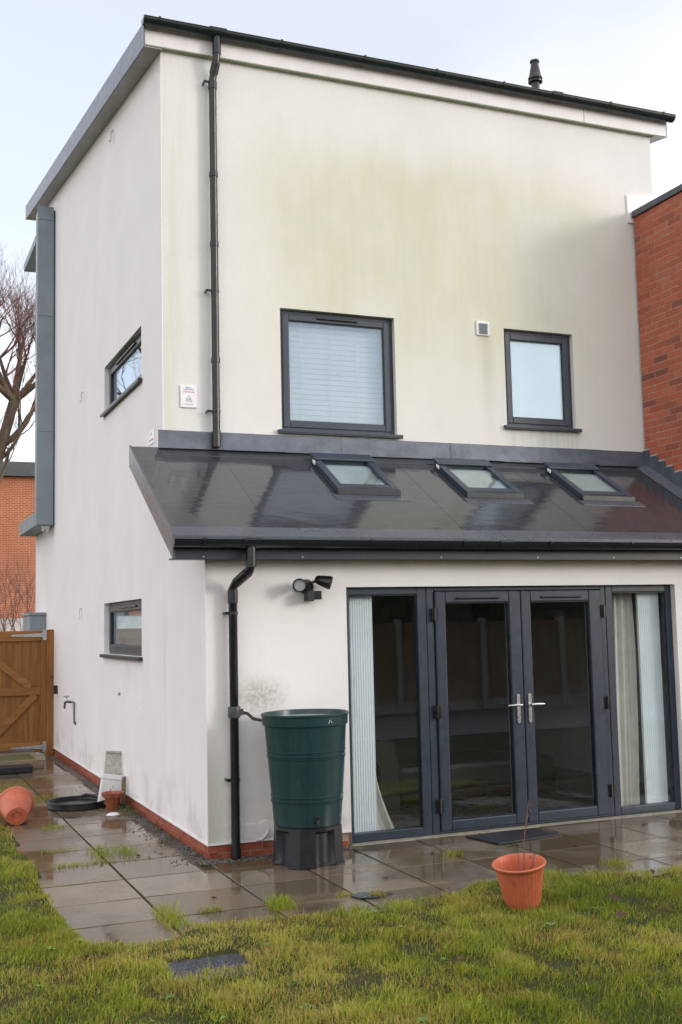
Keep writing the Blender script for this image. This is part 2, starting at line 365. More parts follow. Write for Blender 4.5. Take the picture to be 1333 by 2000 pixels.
# ------------------------------------------------------------------ mesh builder
class MB:
    def __init__(s): s.v = []; s.f = []
    def add(s, vs, fs):
        o = len(s.v); s.v += [Vector(v) for v in vs]; s.f += [tuple(i + o for i in f) for f in fs]; return s
    def box(s, x0, x1, y0, y1, z0, z1, M_=None):
        vs = [Vector((x, y, z)) for x in (x0, x1) for y in (y0, y1) for z in (z0, z1)]
        if M_: vs = [M_ @ v for v in vs]
        return s.add(vs, [(0, 1, 3, 2), (4, 6, 7, 5), (0, 4, 5, 1), (2, 3, 7, 6), (0, 2, 6, 4), (1, 5, 7, 3)])
    def prism(s, pts, axis, a, b):
        """pts: polygon in the two other axes; extruded a..b along axis"""
        n = len(pts)
        def mk(p, t):
            if axis == 0: return (t, p[0], p[1])
            if axis == 1: return (p[0], t, p[1])
            return (p[0], p[1], t)
        vs = [mk(p, a) for p in pts] + [mk(p, b) for p in pts]
        fs = [tuple(range(n - 1, -1, -1)), tuple(range(n, 2 * n))] + [(i, (i + 1) % n, n + (i + 1) % n, n + i) for i in range(n)]
        return s.add(vs, fs)
    def lathe(s, prof, n=32, c=(0, 0, 0), rf=None, M_=None, cap0=True, cap1=False):
        vs = []; m = len(prof)
        for r, z in prof:
            for k in range(n):
                t = 2 * PI * k / n; rr = r * (rf(t, z) if rf else 1)
                vs.append(Vector((rr * math.cos(t), rr * math.sin(t), z)))
        if M_: vs = [M_ @ v for v in vs]
        vs = [v + Vector(c) for v in vs]
        fs = [(i * n + k, i * n + (k + 1) % n, (i + 1) * n + (k + 1) % n, (i + 1) * n + k) for i in range(m - 1) for k in range(n)]
        if cap0: fs.append(tuple(range(n - 1, -1, -1)))
        if cap1: fs.append(tuple((m - 1) * n + k for k in range(n)))
        return s.add(vs, fs)
    def tube(s, path, r, n=12, cap=True):
        P = [Vector(p) for p in path]; rs = r if isinstance(r, (list, tuple)) else [r] * len(P)
        vs = []; N = None
        for i, p in enumerate(P):
            d = (P[min(i + 1, len(P) - 1)] - P[max(i - 1, 0)]).normalized()
            if N is None:
                N = d.orthogonal().normalized()
            else:
                N = (N - d * N.dot(d)).normalized()
            B = d.cross(N)
            for k in range(n):
                t = 2 * PI * k / n
                vs.append(p + (N * math.cos(t) + B * math.sin(t)) * rs[i])
        fs = [(i * n + k, i * n + (k + 1) % n, (i + 1) * n + (k + 1) % n, (i + 1) * n + k) for i in range(len(P) - 1) for k in range(n)]
        if cap: fs += [tuple(range(n - 1, -1, -1)), tuple((len(P) - 1) * n + k for k in range(n))]
        return s.add(vs, fs)
    def mesh(s, name, mat, org=(0, 0, 0), smooth=30):
        me = bpy.data.meshes.new(name); o = Vector(org)
        me.from_pydata([tuple(v - o) for v in s.v], [], s.f); me.validate()
        import bmesh
        bm = bmesh.new(); bm.from_mesh(me); bmesh.ops.recalc_face_normals(bm, faces=bm.faces); bm.to_mesh(me); bm.free()
        if smooth:
            me.polygons.foreach_set('use_smooth', [True] * len(me.polygons)); me.set_sharp_from_angle(angle=R(smooth))
        me.materials.append(mat); return me
    def build(s, name, mat, parent=None, org=None, bevel=0, smooth=30, kind=None, label=None):
        if org is None: org = root_of(parent).location if parent else (0, 0, 0)
        o = bpy.data.objects.new(name, s.mesh(name, mat, org, smooth)); COL.objects.link(o)
        if parent: o.parent = parent
        else: o.location = org
        if bevel:
            b = o.modifiers.new('bevel', 'BEVEL'); b.width = bevel; b.segments = 2; b.limit_method = 'ANGLE'; b.angle_limit = R(40)
        if kind: o['kind'] = kind
        if label: o['label'] = label
        return o
def root_of(o):
    while o.parent: o = o.parent
    return o
def tag(o, label, cat, group=None):
    o['label'] = label; o['category'] = cat
    if group: o['group'] = group
    return o
def thing(name, label, cat, loc=(0, 0, 0), group=None):
    o = bpy.data.objects.new(name, None); o.empty_display_size = 0.1; COL.objects.link(o); o.location = loc
    return tag(o, label, cat, group)
def shared(name, me, loc, parent=None, rot=None):
    o = bpy.data.objects.new(name, me); COL.objects.link(o); o.location = loc
    if rot: o.rotation_euler = rot
    if parent: o.parent = parent
    return o

# ------------------------------------------------------------------ key dimensions (metres)
D = 1.381                 # main rear wall stands this far behind the extension front
XB = 5.363                # neighbouring brick wall
YF = 10.25                # far corner of the side wall
ZB = 0.117                # bottom of render
def zroof(y): return 2.625 + 0.587 * y          # lean-to roof top plane
def zmain(y): return 7.235 + 0.165 * (y - 1.30)  # underside of upper roof

# ================================================================== SETTING
g = MB().add([(-400, -400, -0.06), (400, -400, -0.06), (400, 400, -0.06), (-400, 400, -0.06)], [(0, 1, 2, 3)]).build('ground', M['ground'], kind='structure', smooth=0)

# lawn base: undulating sheet, a little above the paving level
def edge_y(x):            # front edge of the patio where the turf starts
    pts = [(-4, -2.02), (-1.3, -2.03), (-0.8, -2.03), (-0.62, -1.72), (-0.35, -1.92), (0.0, -1.97), (0.5, -2.0), (0.9, -2.0), (1.35, -1.75), (1.8, -1.62), (2.2, -1.84), (2.6, -2.0), (3.1, -2.1), (6, -2.2), (30, -2.2)]
    for (a, b), (c, d) in zip(pts, pts[1:]):
        if a <= x <= c: return b + (d - b) * (x - a) / (c - a) + 0.05 * noise.noise((x * 3.1, 7.7, 0))
    return -2.1
def edge_x(y):            # left edge of the path
    return -1.29 + 0.05 * noise.noise((3.3, y * 2.3, 1.0))
HOLE = (-0.97, -0.52, -2.88, -2.50)      # metal grate sunk in the turf
def zlawn(x, y):
    z = 0.018 + 0.034 * noise.noise((x * 1.3, y * 1.3, 2.0)) + 0.024 * noise.noise((x * 4.1, y * 4.1, 5.0))
    return z
nx, ny = 150, 130
vs = []; fs = []
xs = np.linspace(-6, 12, nx); ys = np.linspace(-6.9, 9, ny)
for j in range(ny):
    for i in range(nx):
        x, y = xs[i], ys[j]
        inp = (x > edge_x(y) and y > edge_y(x))
        inh = HOLE[0] < x < HOLE[1] and HOLE[2] < y < HOLE[3]
        z = -0.05 if (inp or inh) else zlawn(x, y)
        vs.append((x, y, z))
fs = [(j * nx + i, j * nx + i + 1, (j + 1) * nx + i + 1, (j + 1) * nx + i) for j in range(ny - 1) for i in range(nx - 1)]
lawn = MB().add(vs, fs).build('lawn', M['soil'], kind='structure', smooth=60)

# patio: every slab a piece
base = MB().box(-1.33, 9.0, -2.17, 0.10, -0.045, -0.0065).box(-1.33, -0.005, 0.10, 8.9, -0.045, -0.0065)
patio = base.build('patio', simple('patio_bedding', (0.042, 0.042, 0.020), 0.9, 0.5, 20, bump=0.6, spec=0.1), kind='structure', smooth=0)
gx = [-1.315, -0.715, -0.03, 0.57, 1.15, 1.76, 2.36, 2.96, 3.56, 4.16, 4.76, 5.36, 5.96]
gyf = [-2.16, -1.55, -0.95, -0.34]
def slab(x0, x1, y0, y1):
    gp = 0.009
    x0 += gp; x1 -= gp; y0 += gp; y1 -= gp
    tilt = [random.uniform(-0.0022, 0.0018) for _ in range(4)]
    b = 0.0015
    low = [(x0, y0, -0.04), (x1, y0, -0.04), (x1, y1, -0.04), (x0, y1, -0.04)]
    mid = [(x0, y0, tilt[0] - b), (x1, y0, tilt[1] - b), (x1, y1, tilt[2] - b), (x0, y1, tilt[3] - b)]
    top = [(x0 + b, y0 + b, tilt[0]), (x1 - b, y0 + b, tilt[1]), (x1 - b, y1 - b, tilt[2]), (x0 + b, y1 - b, tilt[3])]
    q = MB().add(low + mid + top, [(i, (i + 1) % 4, 4 + (i + 1) % 4, 4 + i) for i in range(4)] + [(4 + i, 4 + (i + 1) % 4, 8 + (i + 1) % 4, 8 + i) for i in range(4)] + [(8, 9, 10, 11)])
    return q.build('paving_slab', M['slab'], patio, org=(0, 0, 0), smooth=0)
for i in range(len(gx) - 1):
    for j in range(3): slab(gx[i], gx[i + 1], gyf[j], gyf[j + 1])
    if gx[i] >= 1.1: slab(gx[i], gx[i + 1], gyf[3], 0.0)
    elif gx[i] >= -0.1: slab(gx[i], gx[i + 1], gyf[3], -0.14)
for col in (0, 1):
    y = gyf[3]; x0, x1 = (gx[0], gx[1]) if col == 0 else (gx[1], -0.10)
    while y < 8.7:
        y1 = y + 0.62; slab(x0, x1, y, y1); y = y1
# gravel strip along the plinth
gm = MB(); rng = random.Random(3)
gm.box(-0.10, 0.0, -0.10, 8.7, -0.006, -0.003).box(0.0, 1.2, -0.14, 0.0, -0.006, -0.003)
def pebble(mb, x, y, z, r):
    vs_ = []; 
    for (a, b, c) in [(1, 0, 0), (-1, 0, 0), (0, 1, 0), (0, -1, 0), (0, 0, 1), (0, 0, -1)]:
        k = r * rng.uniform(0.6, 1.2); vs_.append((x + a * k, y + b * k, z + c * k * 0.7))
    mb.add(vs_, [(0, 2, 4), (2, 1, 4), (1, 3, 4), (3, 0, 4), (2, 0, 5), (1, 2, 5), (3, 1, 5), (0, 3, 5)])
for k in range(2600):
    if rng.random() < 0.6:
        y = -0.1 + 5.5 * rng.random() ** 1.5; x = -rng.random() ** 1.4 * (0.15 if rng.random() < 0.8 else 0.30)
    else:
        x = rng.uniform(-0.1, 1.2); y = -rng.random() ** 1.3 * 0.17
    pebble(gm, x, y, 0.002, rng.uniform(0.004, 0.012))
gravel = gm.build('gravel', M['gravel'], kind='stuff', smooth=0)
# pale gravel path by the rear fence (seen reflected in the doors)
MB().box(-6, 16, -10.85, -7.0, -0.05, 0.03).build('path', M['gravel'], kind='structure', smooth=0)

# ================================================================== HOUSE
house = thing('house', 'white rendered house with mono-pitch roof and grey glazed rear lean-to', 'house')

def wall_grid(mapf, us, vs_, holes, topf=None, depth=0.12):
    """skin with rectangular openings and reveals; mapf(u, v, d) -> xyz, d = depth inward"""
    mb = MB(); vmax = vs_[-1]
    def vv(u, v): return topf(u) if (topf and v == vmax) else v
    for i in range(len(us) - 1):
        for j in range(len(vs_) - 1):
            uc = (us[i] + us[i + 1]) / 2; vc = (vs_[j] + vs_[j + 1]) / 2
            if any(h[0] < uc < h[1] and h[2] < vc < h[3] for h in holes): continue
            a, b, c, d = us[i], us[i + 1], vs_[j], vs_[j + 1]
            mb.add([mapf(a, c, 0), mapf(b, c, 0), mapf(b, vv(b, d), 0), mapf(a, vv(a, d), 0)], [(0, 1, 2, 3)])
    for (a, b, c, d) in holes:
        for (p, q) in (((a, c), (b, c)), ((b, c), (b, d)), ((b, d), (a, d)), ((a, d), (a, c))):
            mb.add([mapf(*p, 0), mapf(*q, 0), mapf(*q, depth), mapf(*p, depth)], [(0, 1, 2, 3)])
    return mb
rear_map = lambda p: (lambda u, v, d: (u, p + d, v))
side_map = lambda u, v, d: (d, u, v)

W1 = (1.157, 2.379, 3.660, 4.858); W2 = (3.652, 4.506, 3.820, 4.858)
S1 = (2.32, 4.277, 1.519, 2.088); S2 = (2.276, 4.240, 4.275, 4.820)
# main rear wall
us = sorted({-0.0, W1[0], W1[1], W2[0], W2[1], 5.674}); vs2 = [2.5, W1[2], W2[2], W1[3], 6.0, 7.30]
wall_grid(rear_map(D), us, vs2, [W1, W2]).build('wall', M['wall_rear'], house, smooth=0)
# main side wall (3 mm proud of the extension's)
wall_grid(side_map, [D, S1[0], S1[1], 7.0, YF], [ZB, S1[2], S1[3], S2[2], S2[3], 6.9, 8.0], [S1, (S2[0], S2[1], S2[2], S2[3])] if abs(S1[0] - S2[0]) < 1e-6 else [], None)
uu = sorted({D, S1[0], S1[1], S2[0], S2[1], 7.0, YF})
wall_grid(side_map, uu, [ZB, S1[2], S1[3], S2[2], S2[3], 6.9], [S1, S2]).add(
    [(0, D, 6.9), (0, YF, 6.9), (0, YF, zmain(YF) + 0.1), (0, D, zmain(D) + 0.1)], [(0, 1, 2, 3)]).build('wall', M['wall_side'], house, smooth=0)
# remaining outer walls of the main block
MB().add([(0, YF, 0), (5.674, YF, 0), (5.674, YF, 8.75), (0, YF, 8.75)], [(0, 1, 2, 3)]).add(
    [(5.674, D, 2.5), (5.674, YF, 2.5), (5.674, YF, 8.75), (5.674, D, 7.28)], [(0, 1, 2, 3)]).build('wall', M['wall_side'], house, smooth=0)
# extension side and front
MB().add([(0.001, 0, ZB), (0.001, D + 0.003, ZB), (0.001, D + 0.003, zroof(D) - 0.1), (0.001, 0, zroof(0) - 0.1)], [(0, 1, 2, 3)]).build('wall', M['wall_side'], house, smooth=0)
DX = (1.207, 4.582)
fm = wall_grid(rear_map(0.0), [0.003, DX[0], DX[1], XB], [ZB, 2.10, 2.42], [(DX[0], DX[1], 0.0, 2.10)], depth=0.10)
fm.build('wall', M['wall_ext'], house, smooth=0)
# thin white corner bead on the extension and main corners
MB().box(-0.003, 0.004, -0.004, 0.003, ZB, 2.36).build('corner_bead', M['white_trim'], house, smooth=0)
MB().box(-0.003, 0.004, D - 0.004, D + 0.003, 3.60, 7.22).build('corner_bead', M['white_trim'], house, smooth=0)
# thin render drip edge over the plinth
MB().box(-0.008, 0.006, -0.008, 8.2, ZB - 0.010, ZB + 0.004).box(0.006, 1.205, -0.008, 0.006, ZB - 0.010, ZB + 0.004).build('render_stop_bead', M['white_trim'], house, smooth=0)
# inside: one open room behind the doors
rm = MB()
rm.add([(0.12, 5.2, 0), (5.3, 5.2, 0), (5.3, 5.2, 2.45), (0.12, 5.2, 2.45)], [(0, 1, 2, 3)])
rm.add([(0.12, 0.17, 0), (0.12, 5.2, 0), (0.12, 5.2, 2.45), (0.12, 0.17, 2.45)], [(0, 1, 2, 3)])
rm.add([(5.3, 0.17, 0), (5.3, 5.2, 0), (5.3, 5.2, 2.45), (5.3, 0.17, 2.45)], [(0, 1, 2, 3)])
rm.box(1.25, 1.95, 2.3, 2.55, 0, 2.44)
rm.build('interior_wall', M['dark_room'], house, smooth=0)
MB().box(0.12, 5.3, 0.17, 5.2, -0.01, 0.012).build('interior_floor', M['dark_floor'], house, smooth=0)
MB().box(0.12, 5.3, D + 0.02, 5.2, 2.45, 2.50).build('interior_ceiling', M['dark_room'], house, smooth=0)
MB().box(0.12, 5.6, D + 0.5, 5.2, 2.9, 2.95).box(0.2, 5.6, D + 0.9, D + 0.95, 2.96, 6.9).build('upper_floor', M['dark_room'], house, smooth=0)

# ---- plinth of two brick courses
plinth = MB().box(0.018, 0.09, 0.02, 8.2, -0.04, ZB - 0.004).box(0.09, 1.207, 0.018, 0.09, -0.04, ZB - 0.004).build('plinth', M['mortar'], house, smooth=0)
def brick_mesh(L, H, Dp):
    return MB().box(-L / 2, L / 2, -Dp / 2, Dp / 2, -H / 2, H / 2).mesh('brick', M['plinth_brick'], smooth=0)
bm_full = brick_mesh(0.213, 0.064, 0.06)
bm_half = brick_mesh(0.100, 0.064, 0.06)
def brk(me, loc, parent, rz=0.0): 
    o = shared('brick', me, loc, parent, (0, 0, rz)); return o
for c, z in enumerate((0.005, 0.079)):
    y = 0.106 + (0.0 if c == 0 else 0.112)
    if c == 1: brk(bm_half, (0.040, 0.052, z), plinth, PI / 2)
    while y < 8.1:
        brk(bm_full, (0.040 + random.uniform(-0.002, 0.002), y, z), plinth, PI / 2); y += 0.2235
    x = (0.112 + 0.07) if c == 0 else 0.112
    if c == 0: brk(bm_half, (0.070, 0.040, z), plinth); x = 0.234
    while x < 1.19:
        brk(bm_full if x < 1.1 else bm_half, (min(x, 1.15), 0.040 + random.uniform(-0.002, 0.002), z), plinth); x += 0.2235
    if c == 0: plinth2 = MB().box(4.62, XB, 0.018, 0.09, -0.04, ZB - 0.004).build('plinth', M['mortar'], house, smooth=0)
    x = 4.74 + (0.11 if c else 0)
    while x < XB - 0.1:
        brk(bm_full, (x, 0.040, z), plinth2); x += 0.2235

# ---- lean-to roof
def roof_slab(x0, x1, y0, y1, t0, t1):
    return MB().add([(x0, y0, zroof(y0) + t0), (x1, y0, zroof(y0) + t0), (x1, y1, zroof(y1) + t0), (x0, y1, zroof(y1) + t0),
                     (x0, y0, zroof(y0) + t1), (x1, y0, zroof(y0) + t1), (x1, y1, zroof(y1) + t1), (x0, y1, zroof(y1) + t1)],
                    [(3, 2, 1, 0), (4, 5, 6, 7), (0, 1, 5, 4), (1, 2, 6, 5), (2, 3, 7, 6), (3, 0, 4, 7)])
lroof = roof_slab(-0.295, XB - 0.004, -0.205, D - 0.004, -0.05, 0.0).build('lean_to_roof', M['membrane'], house, smooth=0)
# verge board (side of the roof), its membrane upstand and the eave drip
MB().prism([(-0.215, zroof(-0.215) + 0.016), (D - 0.002, zroof(D) + 0.016), (D - 0.002, zroof(D) - 0.185), (-0.215, zroof(-0.215) - 0.185)], 0, -0.315, -0.296).build('verge_board', M['membrane_trim'], lroof, smooth=0, bevel=0.003)
MB().prism([(-0.20, zroof(-0.20) - 0.184), (D - 0.002, zroof(D) - 0.184), (D - 0.002, zroof(D) - 0.174), (-0.20, zroof(-0.20) - 0.174)], 0, -0.296, 0.0).build('verge_soffit', M['membrane_trim'], lroof, smooth=0)
roof_slab(-0.312, -0.045, -0.10, D - 0.004, 0.001, 0.009).build('verge_membrane', M['membrane'], lroof, smooth=0, bevel=0.004)
roof_slab(-0.312, XB - 0.004, -0.235, -0.095, 0.002, 0.014).box(-0.312, XB - 0.004, -0.240, -0.212, zroof(-0.24) - 0.055, zroof(-0.24) + 0.010).build('eave_trim', M['membrane_trim'], lroof, smooth=0, bevel=0.003)
for sx in (0.56, 2.33, 3.63, 4.9):
    roof_slab(sx - 0.04, sx + 0.04, -0.094, D - 0.15, 0.0005, 0.0018).build('membrane_seam', M['membrane'], lroof, smooth=0)
# fascia
MB().box(-0.295, XB - 0.004, -0.204, -0.185, 2.318, 2.46).box(-0.295, XB - 0.004, -0.185, -0.001, 2.322, 2.334).build('fascia', M['anthracite'], lroof, smooth=0, bevel=0.002)
sc_ = MB()
for x in (-0.07, 0.75, 2.0, 2.95, 3.75, 4.5): sc_.lathe([(0.008, 0), (0.006, 0.006)], 8, (x, -0.204, 2.338), M_=Matrix.Rotation(PI / 2, 4, 'X'), cap1=True)
sc_.build('screw', M['steel'], lroof)
# gutter
def gutter(x0, x1, y, zt, r, mat, name='gutter', parent=house):
    pts = [(y + r * math.cos(t), zt - r * 1.05 * math.sin(t)) for t in np.linspace(0, PI, 13)]
    inner = [(y + (r - 0.006) * math.cos(t), zt - (r - 0.006) * 1.05 * math.sin(t)) for t in np.linspace(PI, 0, 13)]
    gm_ = MB().prism(pts + inner, 0, x0, x1)
    gm_.tube([(x0, y - r, zt), (x1, y - r, zt)], 0.006, 6)
    gm_.prism(pts, 0, x0 - 0.004, x0).prism(pts, 0, x1, x1 + 0.004)
    return gm_.build(name, mat, parent, smooth=40)
def gutter_clip(x, y, zt, r, w, mat, parent, name='bracket'):
    o = r + 0.007
    pts = [(y + o * math.cos(t), zt + 0.004 - o * 1.05 * math.sin(t)) for t in np.linspace(0, PI, 13)]
    inn = [(y + (r + 0.001) * math.cos(t), zt + 0.004 - (r + 0.001) * 1.05 * math.sin(t)) for t in np.linspace(PI, 0, 13)]
    return MB().prism(pts + inn, 0, x - w / 2, x + w / 2).box(x - w / 2, x + w / 2, y - o - 0.004, y - r + 0.004, zt - 0.004, zt + 0.012).build(name, mat, parent, smooth=40)
lg = gutter(-0.33, XB - 0.01, -0.300, 2.462, 0.056, M['black_plastic'])
for x in (-0.10, 1.3, 2.15, 3.0, 3.85, 4.7): gutter_clip(x, -0.300, 2.462, 0.056, 0.03, M['black_plastic'], lg)
gutter_clip(0.285, -0.300, 2.462, 0.056, 0.16, M['black_plastic'], lg, 'outlet')
gutter_clip(2.55, -0.300, 2.462, 0.056, 0.12, M['black_plastic'], lg, 'union')
# apron flashing of lead
fl = MB(); n = 9; xs_ = np.linspace(-0.048, XB - 0.004, n + 1)
for k in range(n):
    a, b = xs_[k], xs_[k + 1] + (0.03 if k < n - 1 else 0); o = 0.003 * (k % 2)
    wob = [random.uniform(-0.006, 0.006) for _ in range(4)]
    fl = MB().add([(a, D - 0.045 - o, 3.43 + wob[0]), (b, D - 0.045 - o, 3.43 + wob[1]), (b, D - 0.022 - o, 3.602 + wob[2] * .4), (a, D - 0.022 - o, 3.602 + wob[3] * .4),
                   (a, D - 0.002, 3.43), (b, D - 0.002, 3.43), (b, D - 0.002, 3.606), (a, D - 0.002, 3.606)],
                  [(0, 1, 2, 3), (0, 4, 5, 1), (3, 2, 6, 7), (0, 3, 7, 4), (1, 5, 6, 2), (4, 7, 6, 5)])
    fl.build('flashing', M['lead'], lroof, smooth=0, bevel=0.003)
# lead lap running over the roof under it
roof_slab(-0.048, XB - 0.004, D - 0.14, D - 0.006, 0.0005, 0.006).build('flashing', M['membrane'], lroof, smooth=0)

# ---- skylights
for k, (x0, x1) in enumerate(((1.375, 1.99), (2.68, 3.295), (3.965, 4.58))):
    y0, y1 = 0.545, 1.185; w = 0.072
    mb = MB(); h = 0.062
    def rs(x0, x1, y0, y1, a, b): 
        r_ = roof_slab(x0, x1, y0, y1, a, b); mb.add(r_.v, r_.f)
    rs(x0, x0 + w, y0, y1, 0, h); rs(x1 - w, x1, y0, y1, 0, h)
    rs(x0 + w, x1 - w, y0 + 0.035, y0 + 0.085, 0, h * 0.92); rs(x0 + w, x1 - w, y1 - 0.06, y1, 0, h)
    sk = mb.build('skylight', M['anthracite'], house, smooth=0, bevel=0.006)
    r_ = roof_slab(x0 + w, x1 - w, y0 + 0.085, y1 - 0.06, h * 0.62, h * 0.72); r_.build('pane', M['roof_glass'], sk, smooth=0)
    r_ = roof_slab(x0 + w + 0.002, x1 - w - 0.002, y0 + 0.088, y1 - 0.062, 0.004, 0.012); r_.build('inner_lining', simple('pale_lining', (0.36, 0.36, 0.34), 0.7, 0.25, 4), sk, smooth=0)
    roof_slab(x0 + w, x1 - w, y0 + 0.086, y0 + 0.100, h * 0.74, h * 0.86).build('glazing_bead', M['anthracite'], sk, smooth=0)
    roof_slab(x0 - 0.006, x1 + 0.006, y1 - 0.09, y1 + 0.03, h + 0.002, h + 0.026).build('hood', M['anthracite'], sk, smooth=0, bevel=0.012)
    roof_slab(x0 - 0.004, x1 + 0.004, y0 - 0.016, y0 + 0.030, 0.004, h * 0.96).build('bottom_cover', M['black_matte'], sk, smooth=0, bevel=0.006)
    roof_slab(x0 - 0.05, x1 + 0.05, y0 - 0.10, y0 - 0.010, 0.0004, 0.006).build('lead_apron', M['membrane_trim'], sk, smooth=0)
    roof_slab(x0 - 0.012, x0 - 0.001, y0 + 0.53, y0 + 0.58, 0.03, 0.06).build('data_plate', M['white_plastic'], sk, smooth=0)

# ---- upper roof
uroof = MB().prism([(1.33, zmain(1.33) + 0.16), (YF + 0.02, zmain(YF) + 0.16), (YF + 0.02, zmain(YF) + 0.22), (1.33, zmain(1.33) + 0.22)], 0, -0.165, 5.865).build('upper_roof', M['neighbour_roof'], house, smooth=0)
VB = [(1.300, 7.227), (YF + 0.12, 8.727), (YF + 0.12, 8.968), (1.300, 7.466)]
MB().prism(VB, 0, -0.180, -0.166).build('bargeboard', M['zinc_dark'], uroof, smooth=0, bevel=0.002)
MB().prism([(1.31, 7.230), (YF + 0.11, 8.728), (YF + 0.11, 8.738), (1.31, 7.240)], 0, -0.1655, 0.0).build('verge_soffit', M['soffit'], uroof, smooth=0)
MB().prism([(1.326, 7.262), (YF, 8.730), (YF, 8.96), (1.326, 7.45)], 0, 5.866, 5.880).build('bargeboard', M['soffit'], uroof, smooth=0)
MB().prism([(1.342, 7.258), (YF, 8.730), (YF, 8.738), (1.342, 7.266)], 0, 5.676, 5.866).build('verge_soffit', M['white_trim'], uroof, smooth=0)
MB().box(-0.165, 4.745, 1.325, 1.341, 7.266, 7.455).build('fascia', M['white_trim'], uroof, smooth=0, bevel=0.004)
MB().box(4.751, 5.865, 1.325, 1.341, 7.266, 7.455).build('fascia', M['white_trim'], uroof, smooth=0, bevel=0.004)
MB().box(-0.165, 5.70, 1.3245, D - 0.001, 7.256, 7.2655).build('soffit', simple('stained_soffit', (0.30, 0.36, 0.24), 0.6, 0.15, 5), uroof, smooth=0)
ug = gutter(-0.195, 5.905, 1.255, 7.475, 0.060, M['gutter_green'])
for x in (-0.05, 1.16, 2.05, 2.86, 3.66, 5.02, 5.74): gutter_clip(x, 1.255, 7.475, 0.060, 0.022, M['gutter_green'], ug)
gutter_clip(0.515, 1.255, 7.475, 0.060, 0.17, M['gutter_green'], ug, 'outlet')
gutter_clip(4.33, 1.255, 7.475, 0.060, 0.13, M['gutter_green'], ug, 'union')
# flue terminal on the roof
fp = MB().lathe([(0.058, -1.7), (0.058, 0.33), (0.098, 0.34), (0.100, 0.365), (0.082, 0.375), (0.100, 0.40), (0.100, 0.43), (0.088, 0.45), (0.052, 0.70), (0.052, 0.725), (0.066, 0.735), (0.066, 0.77), (0.03, 0.78)], 24, (0, 0, 0), cap1=True)
fp.v = [Vector((v.x * 0.90, v.y * 0.90, v.z * 0.66)) + Vector((5.09, 2.78, 8.245)) for v in fp.v]
fp.build('flue_terminal', M['black_plastic'], house)

# ---- rainwater pipes
def downpipe(path, r, collars, clips, wall_y, foot=False):
    dp = MB().tube(path, r, 16).build('downpipe', M['black_plastic'], house, smooth=50)
    for p0, p1 in collars:
        MB().tube([p0, p1], r + 0.006, 16).build('socket', M['black_plastic'], dp, smooth=50)
    for (x, z) in clips:
        c = MB().tube([(path[-1][0], path[-1][1], z - 0.013), (path[-1][0], path[-1][1], z + 0.013)], r + 0.005, 16)
        c.box(x - 0.03, path[-1][0] - r + 0.004, path[-1][1] - 0.006, path[-1][1] + 0.006, z - 0.011, z + 0.011)
        c.box(x - 0.034, x - 0.022, path[-1][1] - 0.006, wall_y, z - 0.011, z + 0.011)
        c.build('clip', M['black_plastic'], dp, smooth=50)
    return dp
xp = 0.487; yp = D - 0.07
downpipe([(0.515, 1.255, 7.43), (0.515, 1.255, 7.23), (0.513, 1.26, 7.19), (0.492, yp - 0.008, 7.05), (xp, yp, 7.01), (xp, yp, 3.47)], 0.036,
         [((0.515, 1.255, 7.40), (0.515, 1.255, 7.25)), ((0.510, 1.268, 7.165), (0.495, yp - 0.012, 7.07)), ((xp, yp, 7.00), (xp, yp, 6.92)), ((xp, yp, 6.10), (xp, yp, 6.05)), ((xp, yp, 5.42), (xp, yp, 5.37)), ((xp, yp, 4.30), (xp, yp, 4.25)), ((xp, yp, 3.60), (xp, yp, 3.455))],
         [(xp - 0.05, 6.99), (xp - 0.05, 4.94), (xp - 0.05, 3.79)], D)
xq = 0.203; yq = -0.07
dp2 = downpipe([(0.285, -0.300, 2.42), (0.285, -0.300, 2.27), (0.280, -0.285, 2.23), (0.215, yq - 0.03, 2.13), (xq, yq, 2.09), (xq, yq, 0.0)], 0.035,
         [((0.285, -0.300, 2.40), (0.285, -0.300, 2.25)), ((0.272, -0.262, 2.213), (0.222, yq - 0.045, 2.14)), ((xq, yq, 2.085), (xq, yq, 1.98)), ((xq, yq, 0.09), (xq, yq, 0.02))],
         [(xq - 0.03, 1.90), (xq - 0.03, 0.605)], 0.0)
MB().lathe([(0.047, 0), (0.049, 0.01), (0.049, 0.075), (0.047, 0.085)], 18, (xq, yq, 1.085), cap1=True).box(xq + 0.03, xq + 0.07, yq - 0.02, yq + 0.02, 1.10, 1.15).build('rain_diverter', simple('grey_diverter', (0.06, 0.063, 0.07), 0.4, 0.2), dp2)

